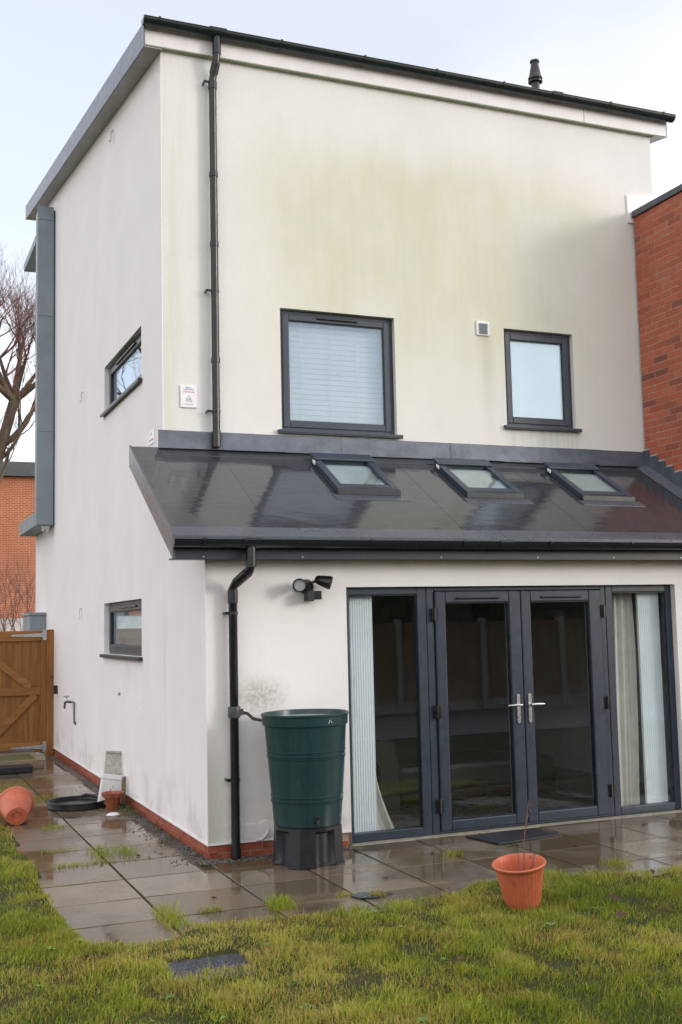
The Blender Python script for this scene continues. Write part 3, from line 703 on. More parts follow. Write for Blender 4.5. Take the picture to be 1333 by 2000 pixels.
# ---- windows: frame mesh with sash, pane, sill
def window(plane_map, o, rec, sill_out, trickle=None, sill_ext=0.045, pane=None, fw_=0.042, sw=0.068, bot=0.0):
    u0, u1, v0, v1 = o
    def bx(mb, a, b, c, d, d0, d1):
        p = [plane_map(u, v, dd) for u in (a, b) for v in (c, d) for dd in (d0, d1)]
        mb.add(p, [(0, 1, 3, 2), (4, 6, 7, 5), (0, 4, 5, 1), (2, 3, 7, 6), (0, 2, 6, 4), (1, 5, 7, 3)])
    def ring(a, b, c, d, w, d0, d1, wt=None, wb=None):
        mb = MB(); wt = wt or w; wb = wb or w
        bx(mb, a, a + w, c, d, d0, d1); bx(mb, b - w, b, c, d, d0, d1)
        bx(mb, a + w, b - w, d - wt, d, d0, d1); bx(mb, a + w, b - w, c, c + wb, d0, d1); return mb
    fr = ring(u0 + 0.001, u1 - 0.001, v0 + 0.001, v1 - 0.001, fw_, rec + 0.012, rec + 0.075).build('window', M['anthracite'], house, smooth=0, bevel=0.003)
    a, b, c, d = u0 + fw_ - 0.006, u1 - fw_ + 0.006, v0 + fw_ - 0.006 + bot, v1 - fw_ + 0.006
    ring(a, b, c, d, sw, rec, rec + 0.055).build('sash', M['anthracite'], fr, smooth=0, bevel=0.008)
    pb = MB(); bx(pb, a + sw, b - sw, c + sw, d - sw, rec + 0.022, rec + 0.034); pb.build('pane', pane or M['glass'], fr, smooth=0)
    gk = ring(a + sw - 0.001, b - sw + 0.001, c + sw - 0.001, d - sw + 0.001, 0.006, rec + 0.012, rec + 0.022); gk.build('gasket', M['black_plastic'], fr, smooth=0)
    sb = MB(); bx(sb, u0 - sill_ext, u1 + sill_ext, v0 - 0.028, v0 - 0.001, -sill_out, rec); bx(sb, u0 - sill_ext, u1 + sill_ext, v0 - 0.040, v0 - 0.028, -sill_out, -sill_out + 0.012)
    sb.build('sill', M['anthracite'], fr, smooth=0, bevel=0.004)
    if trickle:
        tb = MB(); bx(tb, trickle[0], trickle[1], d - 0.036, d - 0.018, rec - 0.022, rec + 0.001); tb.build('trickle_vent', M['black_plastic'], fr, smooth=0, bevel=0.004)
    return fr
window(rear_map(D), W1, 0.045, 0.045, (1.56, 1.99))
window(rear_map(D), W2, 0.045, 0.045)
window(side_map, S1, 0.05, 0.045, (2.75, 3.55))
window(side_map, S2, 0.05, 0.045, (2.75, 3.75))
# frosted bathroom pane behind the clear outer leaf
MB().box(W2[0] + 0.05, W2[1] - 0.05, D + 0.085, D + 0.092, W2[2] + 0.05, W2[3] - 0.05).build('obscured_glass', M['frosted'], house, smooth=0)

# ---- garden doors: frame, side lights, two leaves
RC = 0.06
df = MB()
def fb(x0, x1, z0, z1, y0=RC, y1=RC + 0.07): df.box(x0, x1, y0, y1, z0, z1)
XL, XR = DX
fb(XL + 0.001, XL + 0.045, 0.004, 2.099); fb(XR - 0.07, XR - 0.001, 0.004, 2.099)
fb(1.890, 1.975, 0.004, 2.099); fb(1.979, 2.050, 0.004, 2.099); fb(3.775, 3.828, 0.004, 2.099); fb(3.832, 3.905, 0.004, 2.099)
for a, b in ((XL + 0.045, 1.890), (3.905, XR - 0.07)):
    fb(a, b, 2.035, 2.099); fb(a, b, 0.004, 0.075)
fb(2.050, 3.775, 2.060, 2.099); fb(2.050, 3.775, 0.004, 0.024)
dfo = df.build('door_frame', M['anthracite'], house, smooth=0, bevel=0.006)
for a, b in ((XL + 0.045, 1.890), (3.905, XR - 0.07)):
    MB().box(a, b, RC + 0.028, RC + 0.040, 0.075, 2.035).build('side_light', M['door_glass'], dfo, smooth=0)
    MB().box(a, a + 0.008, RC + 0.012, RC + 0.027, 0.075, 2.035).box(b - 0.008, b, RC + 0.012, RC + 0.027, 0.075, 2.035).box(a + 0.008, b - 0.008, RC + 0.012, RC + 0.027, 2.026, 2.035).build('gasket', M['black_plastic'], dfo, smooth=0)
MB().box(XL - 0.01, XR + 0.03, -0.035, RC, -0.03, 0.003).build('door_sill', simple('stone_sill', (0.30, 0.27, 0.21), 0.6, 0.3, 12), house, smooth=0, bevel=0.003)
def leaf(x0, x1, hinge):
    y0 = RC - 0.018; y1 = RC + 0.05; z0, z1 = 0.026, 2.056; sw = 0.105
    if hinge < 0: gx0, gx1 = x0 + 0.100, x1 - 0.118
    else: gx0, gx1 = x0 + 0.098, x1 - 0.135
    gz0, gz1 = 0.112, 1.957
    mb = MB().box(x0, gx0, y0, y1, z0, z1).box(gx1, x1, y0, y1, z0, z1).box(gx0, gx1, y0, y1, gz1, z1).box(gx0, gx1, y0, y1, z0, gz0)
    d = mb.build('door', M['anthracite'], house, smooth=0, bevel=0.010)
    MB().box(gx0, gx1, RC + 0.016, RC + 0.028, gz0, gz1).build('pane', M['door_glass'], d, smooth=0)
    g_ = 0.007
    MB().box(gx0, gx0 + g_, y0 + 0.012, RC + 0.015, gz0, gz1).box(gx1 - g_, gx1, y0 + 0.012, RC + 0.015, gz0, gz1).box(gx0 + g_, gx1 - g_, y0 + 0.012, RC + 0.015, gz1 - g_, gz1).box(gx0 + g_, gx1 - g_, y0 + 0.012, RC + 0.015, gz0, gz0 + g_).build('gasket', M['black_plastic'], d, smooth=0)
    # spacer bar glint inside the double glazing
    ex = gx1 - 0.013 if hinge < 0 else gx1 - 0.013
    MB().box(ex, ex + 0.005, RC + 0.029, RC + 0.040, gz0, gz1).build('spacer_bar', M['steel'], d, smooth=0)
    tx0, tx1 = ((2.26, 2.69) if hinge < 0 else (3.125, 3.55))
    MB().box(tx0, tx1, y0 - 0.020, y0 + 0.001, 1.990, 2.004).build('trickle_vent', M['black_plastic'], d, smooth=0, bevel=0.004)
    hx = x0 - 0.012 if hinge < 0 else x1 + 0.012
    for hz in (0.24, 1.03, 1.86):
        MB().box(hx - 0.022, hx + 0.034, y0 - 0.012, y0 + 0.004, hz - 0.055, hz + 0.055).tube([(hx, y0 - 0.014, hz - 0.06), (hx, y0 - 0.014, hz + 0.06)], 0.011, 10).build('hinge', M['black_plastic'], d, bevel=0.002)
    # handle
    hx = 2.846 if hinge < 0 else 2.963; s = -1 if hinge < 0 else 1
    pl = [(hx + 0.016 * math.cos(t), 1.132 + 0.016 * math.sin(t)) for t in np.linspace(0, PI, 9)] + [(hx + 0.016 * math.cos(t), 0.908 + 0.016 * math.sin(t)) for t in np.linspace(PI, 2 * PI, 9)]
    h = MB().prism(pl, 1, y0 - 0.012, y0 + 0.0005).tube([(hx, y0 - 0.010, 1.052), (hx, y0 - 0.050, 1.052)], 0.010, 10)
    h.tube([(hx - s * 0.012, y0 - 0.052, 1.052), (hx + s * 0.05, y0 - 0.054, 1.054), (hx + s * 0.10, y0 - 0.050, 1.053), (hx + s * 0.128, y0 - 0.046, 1.051)], [0.011, 0.0105, 0.009, 0.007], 10)
    h.build('handle', M['brushed'], d, smooth=40)
    MB().lathe([(0.0075, 0), (0.007, 0.006)], 12, (hx, y0 - 0.012, 0.945), M_=Matrix.Rotation(PI / 2, 4, 'X'), cap1=True).build('keyhole', M['ink_grey'], d)
    return d
leaf(2.054, 2.908, -1); leaf(2.914, 3.771, 1)

# ---- metal clad fin and slabs at the far corner of the side wall
fin = MB().box(-0.256, -0.018, 8.16, 8.40, 3.34, 8.10).build('cladding_fin', M['zinc'], house, smooth=0, bevel=0.004)
MB().box(-0.018, 0.0, 8.165, 8.40, 3.34, 8.12).build('edge_shadow_strip', M['anthracite'], fin, smooth=0)  # dark strip painting the shadow line between fin and wall
for z in (4.10, 5.20, 6.45, 7.85):
    pass
zj = [3.34, 4.72, 6.47, 7.95, 8.165]
for a, b in zip(zj, zj[1:]): MB().box(-0.262, -0.024, 8.152, 8.159, a + 0.004, b - 0.004).build('cladding_panel', M['zinc'], fin, smooth=0, bevel=0.002)
MB().box(-0.262, -0.001, 8.401, YF + 0.02, 3.34, 3.545).build('cladding_shelf', M['zinc'], fin, smooth=0, bevel=0.003)
MB().box(-0.262, -0.001, 8.401, YF - 0.4, 7.66, 7.78).build('cladding_shelf', M['zinc'], fin, smooth=0, bevel=0.003)
# porch roof box beyond the gate
MB().box(-0.24, -0.001, 9.0, 9.9, 1.75, 2.03).box(-0.26, -0.001, 8.98, 9.92, 2.033, 2.075).build('meter_box', M['zinc'], house, smooth=0, bevel=0.003)
# weep spouts on the side wall
for (y, z) in ((3.675, 7.40), (5.687, 4.78), (5.792, 2.02)):
    MB().tube([(0.004, y, z + 0.05), (-0.028, y, z + 0.045), (-0.034, y, z + 0.02), (-0.034, y, z - 0.06), (-0.040, y - 0.01, z - 0.085)], 0.013, 10).build('overflow_spout', M['white_plastic'], house)
# air vent on the rear wall
av = MB().box(3.316, 3.472, D - 0.018, D - 0.001, 4.754, 4.908).build('air_vent', M['white_plastic'], house, smooth=0, bevel=0.006)
for k in range(7):
    z = 4.782 + k * 0.0165
    MB().add([(3.345, D - 0.020, z), (3.448, D - 0.020, z), (3.448, D - 0.030, z - 0.009), (3.345, D - 0.030, z - 0.009), (3.345, D - 0.019, z + 0.003), (3.448, D - 0.019, z + 0.003), (3.448, D - 0.029, z - 0.006), (3.345, D - 0.029, z - 0.006)],
             [(0, 1, 2, 3), (4, 5, 6, 7), (0, 1, 5, 4), (2, 3, 7, 6), (0, 3, 7, 4), (1, 2, 6, 5)]).build('louvre', M['ink_grey'] if k % 1 else M['zinc'], av, smooth=0)
# blanked pipe patch low on the extension wall
pa = MB().lathe([(0.075, 0), (0.070, 0.006), (0.02, 0.012)], 20, (0.475, 0.0, 0.195), M_=Matrix.Rotation(PI / 2, 4, 'X'), cap1=True)
pa.tube([(0.49, -0.010, 0.20), (0.475, -0.016, 0.16), (0.44, -0.014, 0.125), (0.39, -0.008, 0.118)], 0.010, 8)
pa.build('render_patch', M['wall_ext'], house)
MB().box(0.27, 0.455, -0.004, 0.0005, 0.128, 0.248).build('render_patch', M['wall_ext'], house, smooth=0, bevel=0.003)
# gap-closing white upstand where the wall meets the neighbour's parapet
MB().prism([(5.300, 6.515), (5.673, 6.555), (5.673, 6.20), (5.306, 6.20)], 1, D - 0.02, D - 0.001).build('white_upstand', M['white_trim'], house, smooth=0)

# ================================================================== BRICK NEIGHBOUR
nb = thing('brick_house', 'red brick neighbouring wall with dark coping against white house', 'house', (XB, 0, 0))
body = MB().box(XB + 0.010, 11.5, 0.08, D - 0.03, 2.4, 6.235).box(XB + 0.010, 11.5, -0.45, D - 0.03, -0.05, 2.398).build('wall', M['mortar'], nb, smooth=0)
MB().box(XB - 0.02, 11.6, 0.04, D - 0.03, 6.255, 6.325).build('coping', M['coping'], nb, smooth=0, bevel=0.006)
bme = MB().box(-0.035, 0.035, -0.1075, 0.1075, -0.0325, 0.0325).mesh('brick', M['brick'], smooth=0)
bmh = MB().box(-0.035, 0.035, -0.050, 0.050, -0.0325, 0.0325).mesh('brick', M['brick'], smooth=0)
rest = MB(); rb = random.Random(11); nparts = 0
for c in range(82):
    z = 6.217 - c * 0.075
    if z < 0: break
    y = D - 0.035 - (0.1075 if c % 2 == 0 else 0.050); half = (c % 2 == 1)
    first = True
    while y > (0.18 if z > 2.36 else -0.42):
        me = bmh if (half and first) else bme
        dx = rb.uniform(-0.002, 0.002); dy = rb.uniform(-0.002, 0.002)
        vis = z > zroof(y) - 0.05 and y > 0.16
        if vis and nparts < 290:
            o = shared('brick', me, (0.042 + dx, y + dy, z), body); nparts += 1
        else:
            hl = 0.050 if me is bmh else 0.1075
            rest.box(XB + 0.007, XB + 0.07, y - hl, y + hl, z - 0.0325, z + 0.0325)
        y -= (0.050 if (half and first) else 0.1075) + 0.010 + 0.1075
        first = False
# the brick faces hidden from here stay one mass
fr_ = random.Random(4)
for c in range(82):
    z = 6.217 - c * 0.075
    x = XB + 0.12 + (0.1 if c % 2 else 0)
    while x < 8.5:
        yo = 0.53 if z > 2.36 else 0.0; rest.box(x - 0.1075, x + 0.1075, -0.456 + yo, -0.42 + yo, z - 0.0325, z + 0.0325); x += 0.225
rest.build('brickwork', brick_mat('red_brick_mass', (0.27, 0.060, 0.032), (0.36, 0.095, 0.050), (0.11, 0.055, 0.045), 0.75, rand=False), nb, smooth=0, kind='stuff')
# stepped lead flashing
def zst(y): return zroof(y)
poly_t = []; yy = D - 0.004; steps = []
zt = 3.615
top = [(yy, zt)]
y_ = yy
while y_ > 0.09:
    dy = 0.128
    y2 = max(y_ - dy, 0.085); top.append((y2 + 0.035, zt)); zt -= 0.075; top.append((y2, zt - 0.004)); y_ = y2
for (p, q) in zip(top[0::2], top[1::2]):
    steps.append((p[0], q[0], p[1]))
fl_m = MB()
for (p, q) in zip(top, top[1:]):
    fl_m.add([(XB - 0.004, p[0], zst(p[0]) - 0.0), (XB - 0.004, q[0], zst(q[0]) - 0.0), (XB - 0.004, q[0], q[1]), (XB - 0.004, p[0], p[1]),
              (XB + 0.004, p[0], zst(p[0]) - 0.0), (XB + 0.004, q[0], zst(q[0]) - 0.0), (XB + 0.004, q[0], q[1]), (XB + 0.004, p[0], p[1])],
             [(0, 1, 2, 3), (4, 7, 6, 5), (3, 2, 6, 7), (0, 4, 5, 1)])
sf = fl_m.build('stepped_flashing', M['lead'], nb, smooth=0)
pm = MB()
for (a, b, z) in steps: pm.box(XB - 0.008, XB + 0.004, b - 0.01, a - 0.002, z - 0.002, z + 0.008)
pm.build('pointing', M['lead_edge'], sf, smooth=0)
# fillet lying on the roof
MB().add([(XB - 0.13, -0.2, zroof(-0.2) + 0.004), (XB - 0.13, D - 0.01, zroof(D - 0.01) + 0.004), (XB - 0.005, D - 0.01, zroof(D - 0.01) + 0.05), (XB - 0.005, -0.2, zroof(-0.2) + 0.05)], [(0, 1, 2, 3)]).build('flashing_apron', M['lead'], nb, smooth=0)

# ================================================================== FITTINGS ON THE WALLS
def sign():
    t = thing('alarm_sign', 'white alarm warning plate with small triangle beside the tall downpipe', 'sign', (0.240, D - 0.001, 3.822))
    MB().box(0.163, 0.318, D - 0.016, D - 0.0012, 3.824, 4.032).build('plate', M['sticker'], t, smooth=0, bevel=0.003)
    yf = D - 0.0165
    def bar(x0, x1, z0, z1, m): return MB().box(x0, x1, yf - 0.0008, yf, z0, z1), m
    def row(z, h, x0, x1, m, seed, name):
        rr = random.Random(seed); mb = MB(); x = x0
        while x < x1:
            w = rr.uniform(0.004, 0.008); mb.box(x, min(x + w, x1), yf - 0.0008, yf, z + rr.uniform(0, h * .2), z + h * rr.uniform(.8, 1)); x += w + rr.uniform(0.002, 0.004)
        mb.build(name, m, t, smooth=0)
    MB().lathe([(0.014, 0), (0.014, 0.0008)], 18, (0.225, yf, 4.012), M_=Matrix.Rotation(PI / 2, 4, 'X'), cap1=True).build('emblem', M['ink_blue'], t)
    row(4.006, 0.010, 0.243, 0.262, M['ink_grey'], 1, 'lettering'); row(3.988, 0.010, 0.190, 0.288, M['ink_grey'], 2, 'lettering')
    row(3.964, 0.013, 0.184, 0.298, M['ink_red'], 3, 'lettering'); row(3.850, 0.007, 0.200, 0.285, M['ink_grey'], 5, 'lettering')
    tri = MB(); a, b, c = (0.210, 3.884), (0.272, 3.884), (0.241, 3.936)
    def seg(p, q, w=0.004):
        d = Vector((q[0] - p[0], q[1] - p[1])); d.normalize(); n_ = Vector((-d.y, d.x)) * w / 2
        tri.prism([(p[0] + n_.x, p[1] + n_.y), (q[0] + n_.x, q[1] + n_.y), (q[0] - n_.x, q[1] - n_.y), (p[0] - n_.x, p[1] - n_.y)], 1, yf - 0.0009, yf)
    seg(a, b); seg(b, c); seg(c, a); seg((0.222, 3.905), (0.243, 3.898), 0.005); seg((0.243, 3.898), (0.260, 3.908), 0.007); seg((0.243, 3.886), (0.243, 3.900), 0.005)
    tri.build('warning_triangle', M['ink_grey'], t, smooth=0)
sign()
t = thing('sticker', 'small white round-topped sticker on side wall above lean-to verge', 'sticker', (0, 1.835, 3.55))
MB().box(-0.006, -0.0005, 1.72, 1.95, 3.545, 3.675).build('plate', M['sticker'], t, smooth=0, bevel=0.002)
MB().box(-0.0068, -0.0062, 1.80, 1.88, 3.630, 3.655).build('emblem', M['ink_blue'], t, smooth=0)
MB().box(-0.0068, -0.0062, 1.75, 1.92, 3.575, 3.592).build('lettering', M['ink_red'], t, smooth=0)

# twin security floodlight with camera
sl = thing('security_light', 'black twin-head floodlight with sensor on wall left of garden doors', 'floodlight', (0.845, 0, 2.10))
MB().lathe([(0.062, 0), (0.062, 0.03), (0.050, 0.055), (0.030, 0.062)], 20, (0.845, -0.001, 2.105), M_=Matrix.Rotation(PI / 2, 4, 'X'), cap1=True).build('base', M['black_plastic'], sl)
def lamp_head(px, py, pz, dirv):
    q = Vector(dirv).normalized().to_track_quat('Z', 'Y').to_matrix().to_4x4()
    rf = lambda t_, z: 1.0
    MB().lathe([(0.020, -0.075), (0.034, -0.06), (0.044, -0.02), (0.056, 0.045), (0.056, 0.060), (0.050, 0.060), (0.046, 0.035)], 22, (px, py, pz), M_=q).build('lamp_head', M['black_plastic'], sl)
    # peak over the lens
    MB().lathe([(0.0465, 0.0), (0.0465, 0.001)], 22, (px + q[0][2] * 0.036, py + q[1][2] * 0.036, pz + q[2][2] * 0.036), M_=q, cap1=True).build('lens', M['lens'], sl)
lamp_head(0.755, -0.125, 2.120, (-0.45, -0.85, -0.15))
lamp_head(0.965, -0.115, 2.145, (0.85, -0.45, -0.28))
MB().tube([(0.845, -0.055, 2.12), (0.80, -0.075, 2.118), (0.775, -0.09, 2.12)], 0.016, 10).tube([(0.855, -0.055, 2.125), (0.895, -0.08, 2.145), (0.925, -0.10, 2.15)], 0.011, 10).build('arm', M['black_plastic'], sl)
MB().box(0.812, 0.872, -0.135, -0.045, 1.985, 2.070).prism([(0.812, 2.070), (0.872, 2.070), (0.862, 2.082), (0.822, 2.082)], 1, -0.12, -0.05).build('sensor', M['black_matte'], sl, smooth=0, bevel=0.010)
MB().box(0.883, 0.950, -0.10, -0.050, 1.998, 2.068).tube([(0.862, -0.06, 2.03), (0.89, -0.06, 2.035)], 0.012, 8).build('camera_box', M['black_plastic'], sl, bevel=0.008)

dc = thing('dome_camera', 'small white dome camera under the grey cladding fin', 'camera', (-0.11, 8.3, 3.26))
MB().lathe([(0.065, 0.075), (0.065, 0.045), (0.058, 0.035)], 20, (-0.11, 8.3, 3.262), cap1=True).build('mount', M['white_plastic'], dc)
MB().lathe([(0.005, -0.030), (0.03, -0.022), (0.05, 0.0), (0.056, 0.030)], 20, (-0.11, 8.3, 3.262)).build('dome', M['white_plastic'], dc)
MB().lathe([(0.020, 0), (0.016, 0.01)], 12, (-0.125, 8.245, 3.262), M_=Matrix.Rotation(PI / 2, 4, 'X'), cap1=True).build('lens', M['ink_grey'], dc)

tp = thing('outdoor_tap', 'brass garden tap with short riser pipe on white side wall near gate', 'tap', (0, 6.3, 0.6))
MB().tube([(0.003, 6.22, 0.60), (-0.022, 6.22, 0.60), (-0.024, 6.22, 0.62), (-0.024, 6.22, 0.86), (-0.030, 6.24, 0.868), (-0.045, 6.36, 0.868)], 0.011, 10).lathe([(0.024, 0), (0.024, 0.01)], 12, (0, 6.22, 0.60), M_=Matrix.Rotation(-PI / 2, 4, 'Y'), cap1=True).build('pipe', M['brass'], tp)
MB().tube([(-0.05, 6.34, 0.868), (-0.075, 6.44, 0.868), (-0.095, 6.50, 0.855), (-0.10, 6.52, 0.80), (-0.10, 6.52, 0.775)], [0.018, 0.018, 0.016, 0.014, 0.015], 10).build('spout', M['brass'], tp)
MB().tube([(-0.075, 6.42, 0.87), (-0.085, 6.46, 0.93)], 0.008, 8).box(-0.12, -0.05, 6.44, 6.49, 0.925, 0.945).build('handle', M['steel'], tp, bevel=0.004)
wb = MB().lathe([(0.016, 0), (0.014, 0.02)], 10, (0.0, 3.381, 1.112), M_=Matrix.Rotation(-PI / 2, 4, 'Y'), cap1=True).build('wall_plug', M['zinc'], house)

# ================================================================== THINGS BEHIND THE GLASS
def blind():
    t = thing('venetian_blind', 'white venetian blind closed behind the large upstairs window', 'blind', (1.77, D + 0.17, 3.7))
    sm = MB().add([(-0.56, -0.012, 0.021), (0.56, -0.012, 0.021), (0.56, 0.012, -0.021), (-0.56, 0.012, -0.021), (-0.56, -0.010, 0.022), (0.56, -0.010, 0.022), (0.56, 0.014, -0.020), (-0.56, 0.014, -0.020)],
                  [(0, 1, 2, 3), (4, 5, 6, 7), (0, 1, 5, 4), (3, 2, 6, 7), (0, 3, 7, 4), (1, 2, 6, 5)]).mesh('slat', M['blind'], smooth=0)
    k = 0; z = 3.72
    while z < 4.80:
        shared('slat', sm, (0, 0, z - 3.7), t, (PI, 0, 0)); z += 0.052
    c = MB()
    for x in (1.42, 1.74, 2.02): c.tube([(x, D + 0.150, 3.72), (x, D + 0.150, 4.80)], 0.003, 5)
    c.build('cord', M['white_plastic'], t)
    MB().box(1.21, 2.33, D + 0.15, D + 0.19, 4.80, 4.84).build('head_rail', M['blind'], t, smooth=0)
blind()
def ribbed_blind(x0, x1, label):
    y = RC + 0.09; n_ = int((x1 - x0) / 0.022)
    xs_ = np.linspace(x0, x1, 2 * n_ + 1); mb = MB()
    pf = [(x, y + (0.0 if i % 2 == 0 else 0.005)) for i, x in enumerate(xs_)]; pb = [(x, yy + 0.03) for x, yy in reversed(pf)]
    mb.prism(pf + pb, 2, 0.03, 2.07)
    o = mb.build('vertical_blind', M['ribbed'], org=((x0 + x1) / 2, y, 0.03), smooth=0)
    return tag(o, label, 'blind', 'ribbed blinds beside the garden doors')
ribbed_blind(1.262, 1.505, 'white ribbed blind drawn to the left inside left side light')
ribbed_blind(4.262, 4.500, 'white ribbed blind drawn to the right inside right side light')
def curtain(x0, x1, y, z0, z1, label, flare=0.0, amp=0.022, taper=0.0):
    n_ = 48; m_ = 14; vs_ = []
    for j in range(m_ + 1):
        v = j / m_; z = z1 + (z0 - z1) * v
        for i in range(n_ + 1):
            u = i / n_
            x = x0 + (x1 - x0) * u - taper * (1 - abs(2 * v - 1)) * (1 - u) * 0 + flare * max(0, v - 0.72) ** 1.5 * u * 6
            x += taper * math.sin(PI * min(1, v * 1.05)) * (0.5 - u)
            yy = y + amp * math.sin(u * 17 + v * 1.3) + 0.012 * math.sin(u * 41 + v * 5)
            vs_.append((x, yy, z))
    k = len(vs_)
    fs_ = [(j * (n_ + 1) + i, j * (n_ + 1) + i + 1, (j + 1) * (n_ + 1) + i + 1, (j + 1) * (n_ + 1) + i) for j in range(m_) for i in range(n_)]
    vs2_ = [(x, y + 0.004, z) for x, y, z in vs_]
    mb = MB().add(vs_, fs_).add(vs2_, fs_)
    o = mb.build('curtain', M['curtain'], org=((x0 + x1) / 2, y, z0), smooth=180)
    return tag(o, label, 'curtain')
curtain(3.985, 4.255, RC + 0.20, 0.02, 2.08, 'cream curtain gathered beside the right ribbed blind', taper=-0.03)
curtain(1.30, 1.545, RC + 0.22, 0.014, 2.08, 'white curtain showing as flared hem behind the left ribbed blind', flare=0.22)
so = thing('sofa', 'dark brown rolled-arm sofa inside, seen through left side light', 'sofa', (2.75, 1.9, 0.012))
pf = [(1.62 + 0.0, 0.013), (1.62, 0.42), (1.57, 0.50)] + [(1.66 + 0.12 * math.cos(t), 0.585 + 0.12 * math.sin(t)) for t in np.linspace(PI * 1.05, -0.3, 12)] + [(1.82, 0.45), (1.82, 0.013)]
sf_ = [(x + 0.42, z) for x, z in pf]
MB().prism(sf_, 1, 1.25, 2.15).build('arm', M['sofa'], so, smooth=40)
MB().box(2.24, 4.0, 1.25, 2.0, 0.10, 0.42).build('seat', M['sofa'], so, smooth=0, bevel=0.05)
MB().box(2.24, 4.0, 2.0, 2.25, 0.013, 0.85).build('back', M['sofa'], so, smooth=0, bevel=0.07)

# ================================================================== GARDEN THINGS
# water butt and stand
BX, BY = 0.665, -0.43
st_ = thing('butt_stand', 'black faceted plastic stand under the green water butt', 'stand', (BX, BY, 0.0))
def standr(t, z):
    a = (t * 4 / (2 * PI) + 0.36) % 1.0
    rec = 1.0 if 0.28 < a < 0.72 else 0.0
    rec = min(1, max(0, (0.22 - abs(a - 0.5)) / 0.035))
    d = 0.26 if z < 0.235 else 0.26 * max(0, (0.262 - z) / 0.027)
    d *= (0.55 + 0.45 * math.cos((a - 0.5) * 6))
    sq = 1.0 / max(abs(math.cos(((t + PI / 8 + 0.2) % (PI / 4)) - PI / 8)), 0.9)
    return (1 - rec * d) * sq * 0.985
MB().lathe([(0.266, 0.0), (0.266, 0.018), (0.258, 0.022), (0.255, 0.12), (0.252, 0.20), (0.250, 0.235), (0.249, 0.262), (0.248, 0.285), (0.242, 0.290)], 128, (BX, BY, 0.002), standr, cap1=True).build('frame', M['black_matte'], st_, smooth=35)
wbt = thing('water_butt', 'tall dark green water butt, lidless and brimful, beside the doors', 'water butt', (BX, BY, 0.292))
def wob(t, z): return 1 + (0.012 * math.sin(2 * t + 0.5) + 0.006 * math.sin(5 * t)) * max(0, (z - 0.7) / 0.15)
pr = [(0.250, 0.292), (0.258, 0.298)]
def rad(z): return 0.258 + (0.316 - 0.258) * (z - 0.298) / 0.74
zs_ = [0.40, 0.44]
for zc in (0.468, 0.482, 0.512, 0.796, 0.812, 0.845):
    zs_ += [zc - 0.006, zc - 0.003, zc + 0.003, zc + 0.006]
for z in sorted(zs_ + [0.60, 0.70, 0.95]):
    bump_ = any(abs(z - zc) < 0.0035 for zc in (0.468, 0.482, 0.512, 0.796, 0.812, 0.845))
    pr.append((rad(z) + (0.005 if bump_ else 0), z))
pr += [(rad(1.02), 1.02), (rad(1.02) + 0.002, 1.034), (0.330, 1.040), (0.334, 1.105), (0.342, 1.112), (0.342, 1.122), (0.334, 1.127), (0.326, 1.124), (0.322, 1.11), (0.312, 1.03), (0.30, 0.9)]
MB().lathe(pr, 64, (BX, BY, 0), wob).build('barrel', M['butt'], wbt, smooth=35)
MB().lathe([(0.001, 1.088), (0.319, 1.088)], 48, (BX, BY, 0), cap0=False).build('water_surface', M['water'], wbt)
hd = 0.268
MB().tube([(BX + 0.03 - 0.05, BY - hd + 0.035, 0.345), (BX + 0.03 - 0.055, BY - hd - 0.02, 0.345)], 0.016, 10).tube([(BX - 0.025, BY - hd - 0.018, 0.350), (BX - 0.025, BY - hd - 0.022, 0.315)], 0.013, 10).box(BX - 0.04, BX - 0.01, BY - hd - 0.024, BY - hd - 0.008, 0.36, 0.385).build('tap', M['black_plastic'], wbt, bevel=0.003)
MB().tube([(xq + 0.065, yq - 0.002, 1.122), (xq + 0.10, yq - 0.03, 1.112), (xq + 0.13, yq - 0.08, 1.075), (xq + 0.18, yq - 0.15, 1.062), (BX - 0.30, BY + 0.10, 1.066)], 0.013, 10).build('hose', M['black_plastic'], wbt)
# scuffs and the small mark on the rim
sm_ = MB()
ang = math.atan2(-0.97, 0.12)
def onrim(a, z): return (BX + 0.3365 * math.cos(a), BY + 0.3365 * math.sin(a), z)
sm_.tube([onrim(-1.40, 1.058), onrim(-1.36, 1.086), onrim(-1.31, 1.064)], 0.0022, 5)
sm_.build('scratch_mark', M['white_plastic'], wbt)

# big terracotta pot on the lawn
def fluted(n_f, amp, z0, z1):
    def f(t, z):
        if z0 < z < z1: return 1 + amp * (abs(math.sin(n_f * t / 2)) - 0.6)
        return 1
    return f
def pot(name, label, loc, rx, prof, rf, mat, nseg=120):
    t = thing(name, label, 'pot', loc)
    o = MB().lathe(prof, nseg, (0, 0, 0), rf)
    o.v = [rx @ v for v in o.v]
    ob = o.build('body', mat, t, org=(0, 0, 0), smooth=40)
    return t
zz_ = list(np.linspace(0.03, 0.27, 8))
pp = [(0.001, 0.0), (0.100, 0.0), (0.105, 0.012)] + [(0.105 + (0.155 - 0.105) * z / 0.30, z) for z in zz_] + [(0.155, 0.288), (0.160, 0.292), (0.168, 0.300), (0.170, 0.310), (0.165, 0.318), (0.157, 0.316), (0.152, 0.305), (0.145, 0.27), (0.128, 0.16), (0.118, 0.105), (0.001, 0.10)]
tiltm = Matrix.Rotation(R(-7), 4, 'Y') @ Matrix.Rotation(R(4), 4, 'X')
tiltm = tiltm @ Matrix.Scale(0.88, 4, (0, 0, 1))
bp_ = pot('flower_pot', 'terracotta plastic pot with dry twig standing on the lawn edge', (1.375, -2.36, 0.010), tiltm, pp, fluted(34, 0.035, 0.02, 0.275), M['terracotta'])
so_ = MB().lathe([(0.001, 0.112), (0.121, 0.110)], 24, cap0=False); so_.v = [tiltm @ v for v in so_.v]; so_.build('soil', M['soil'], bp_, org=(0, 0, 0))
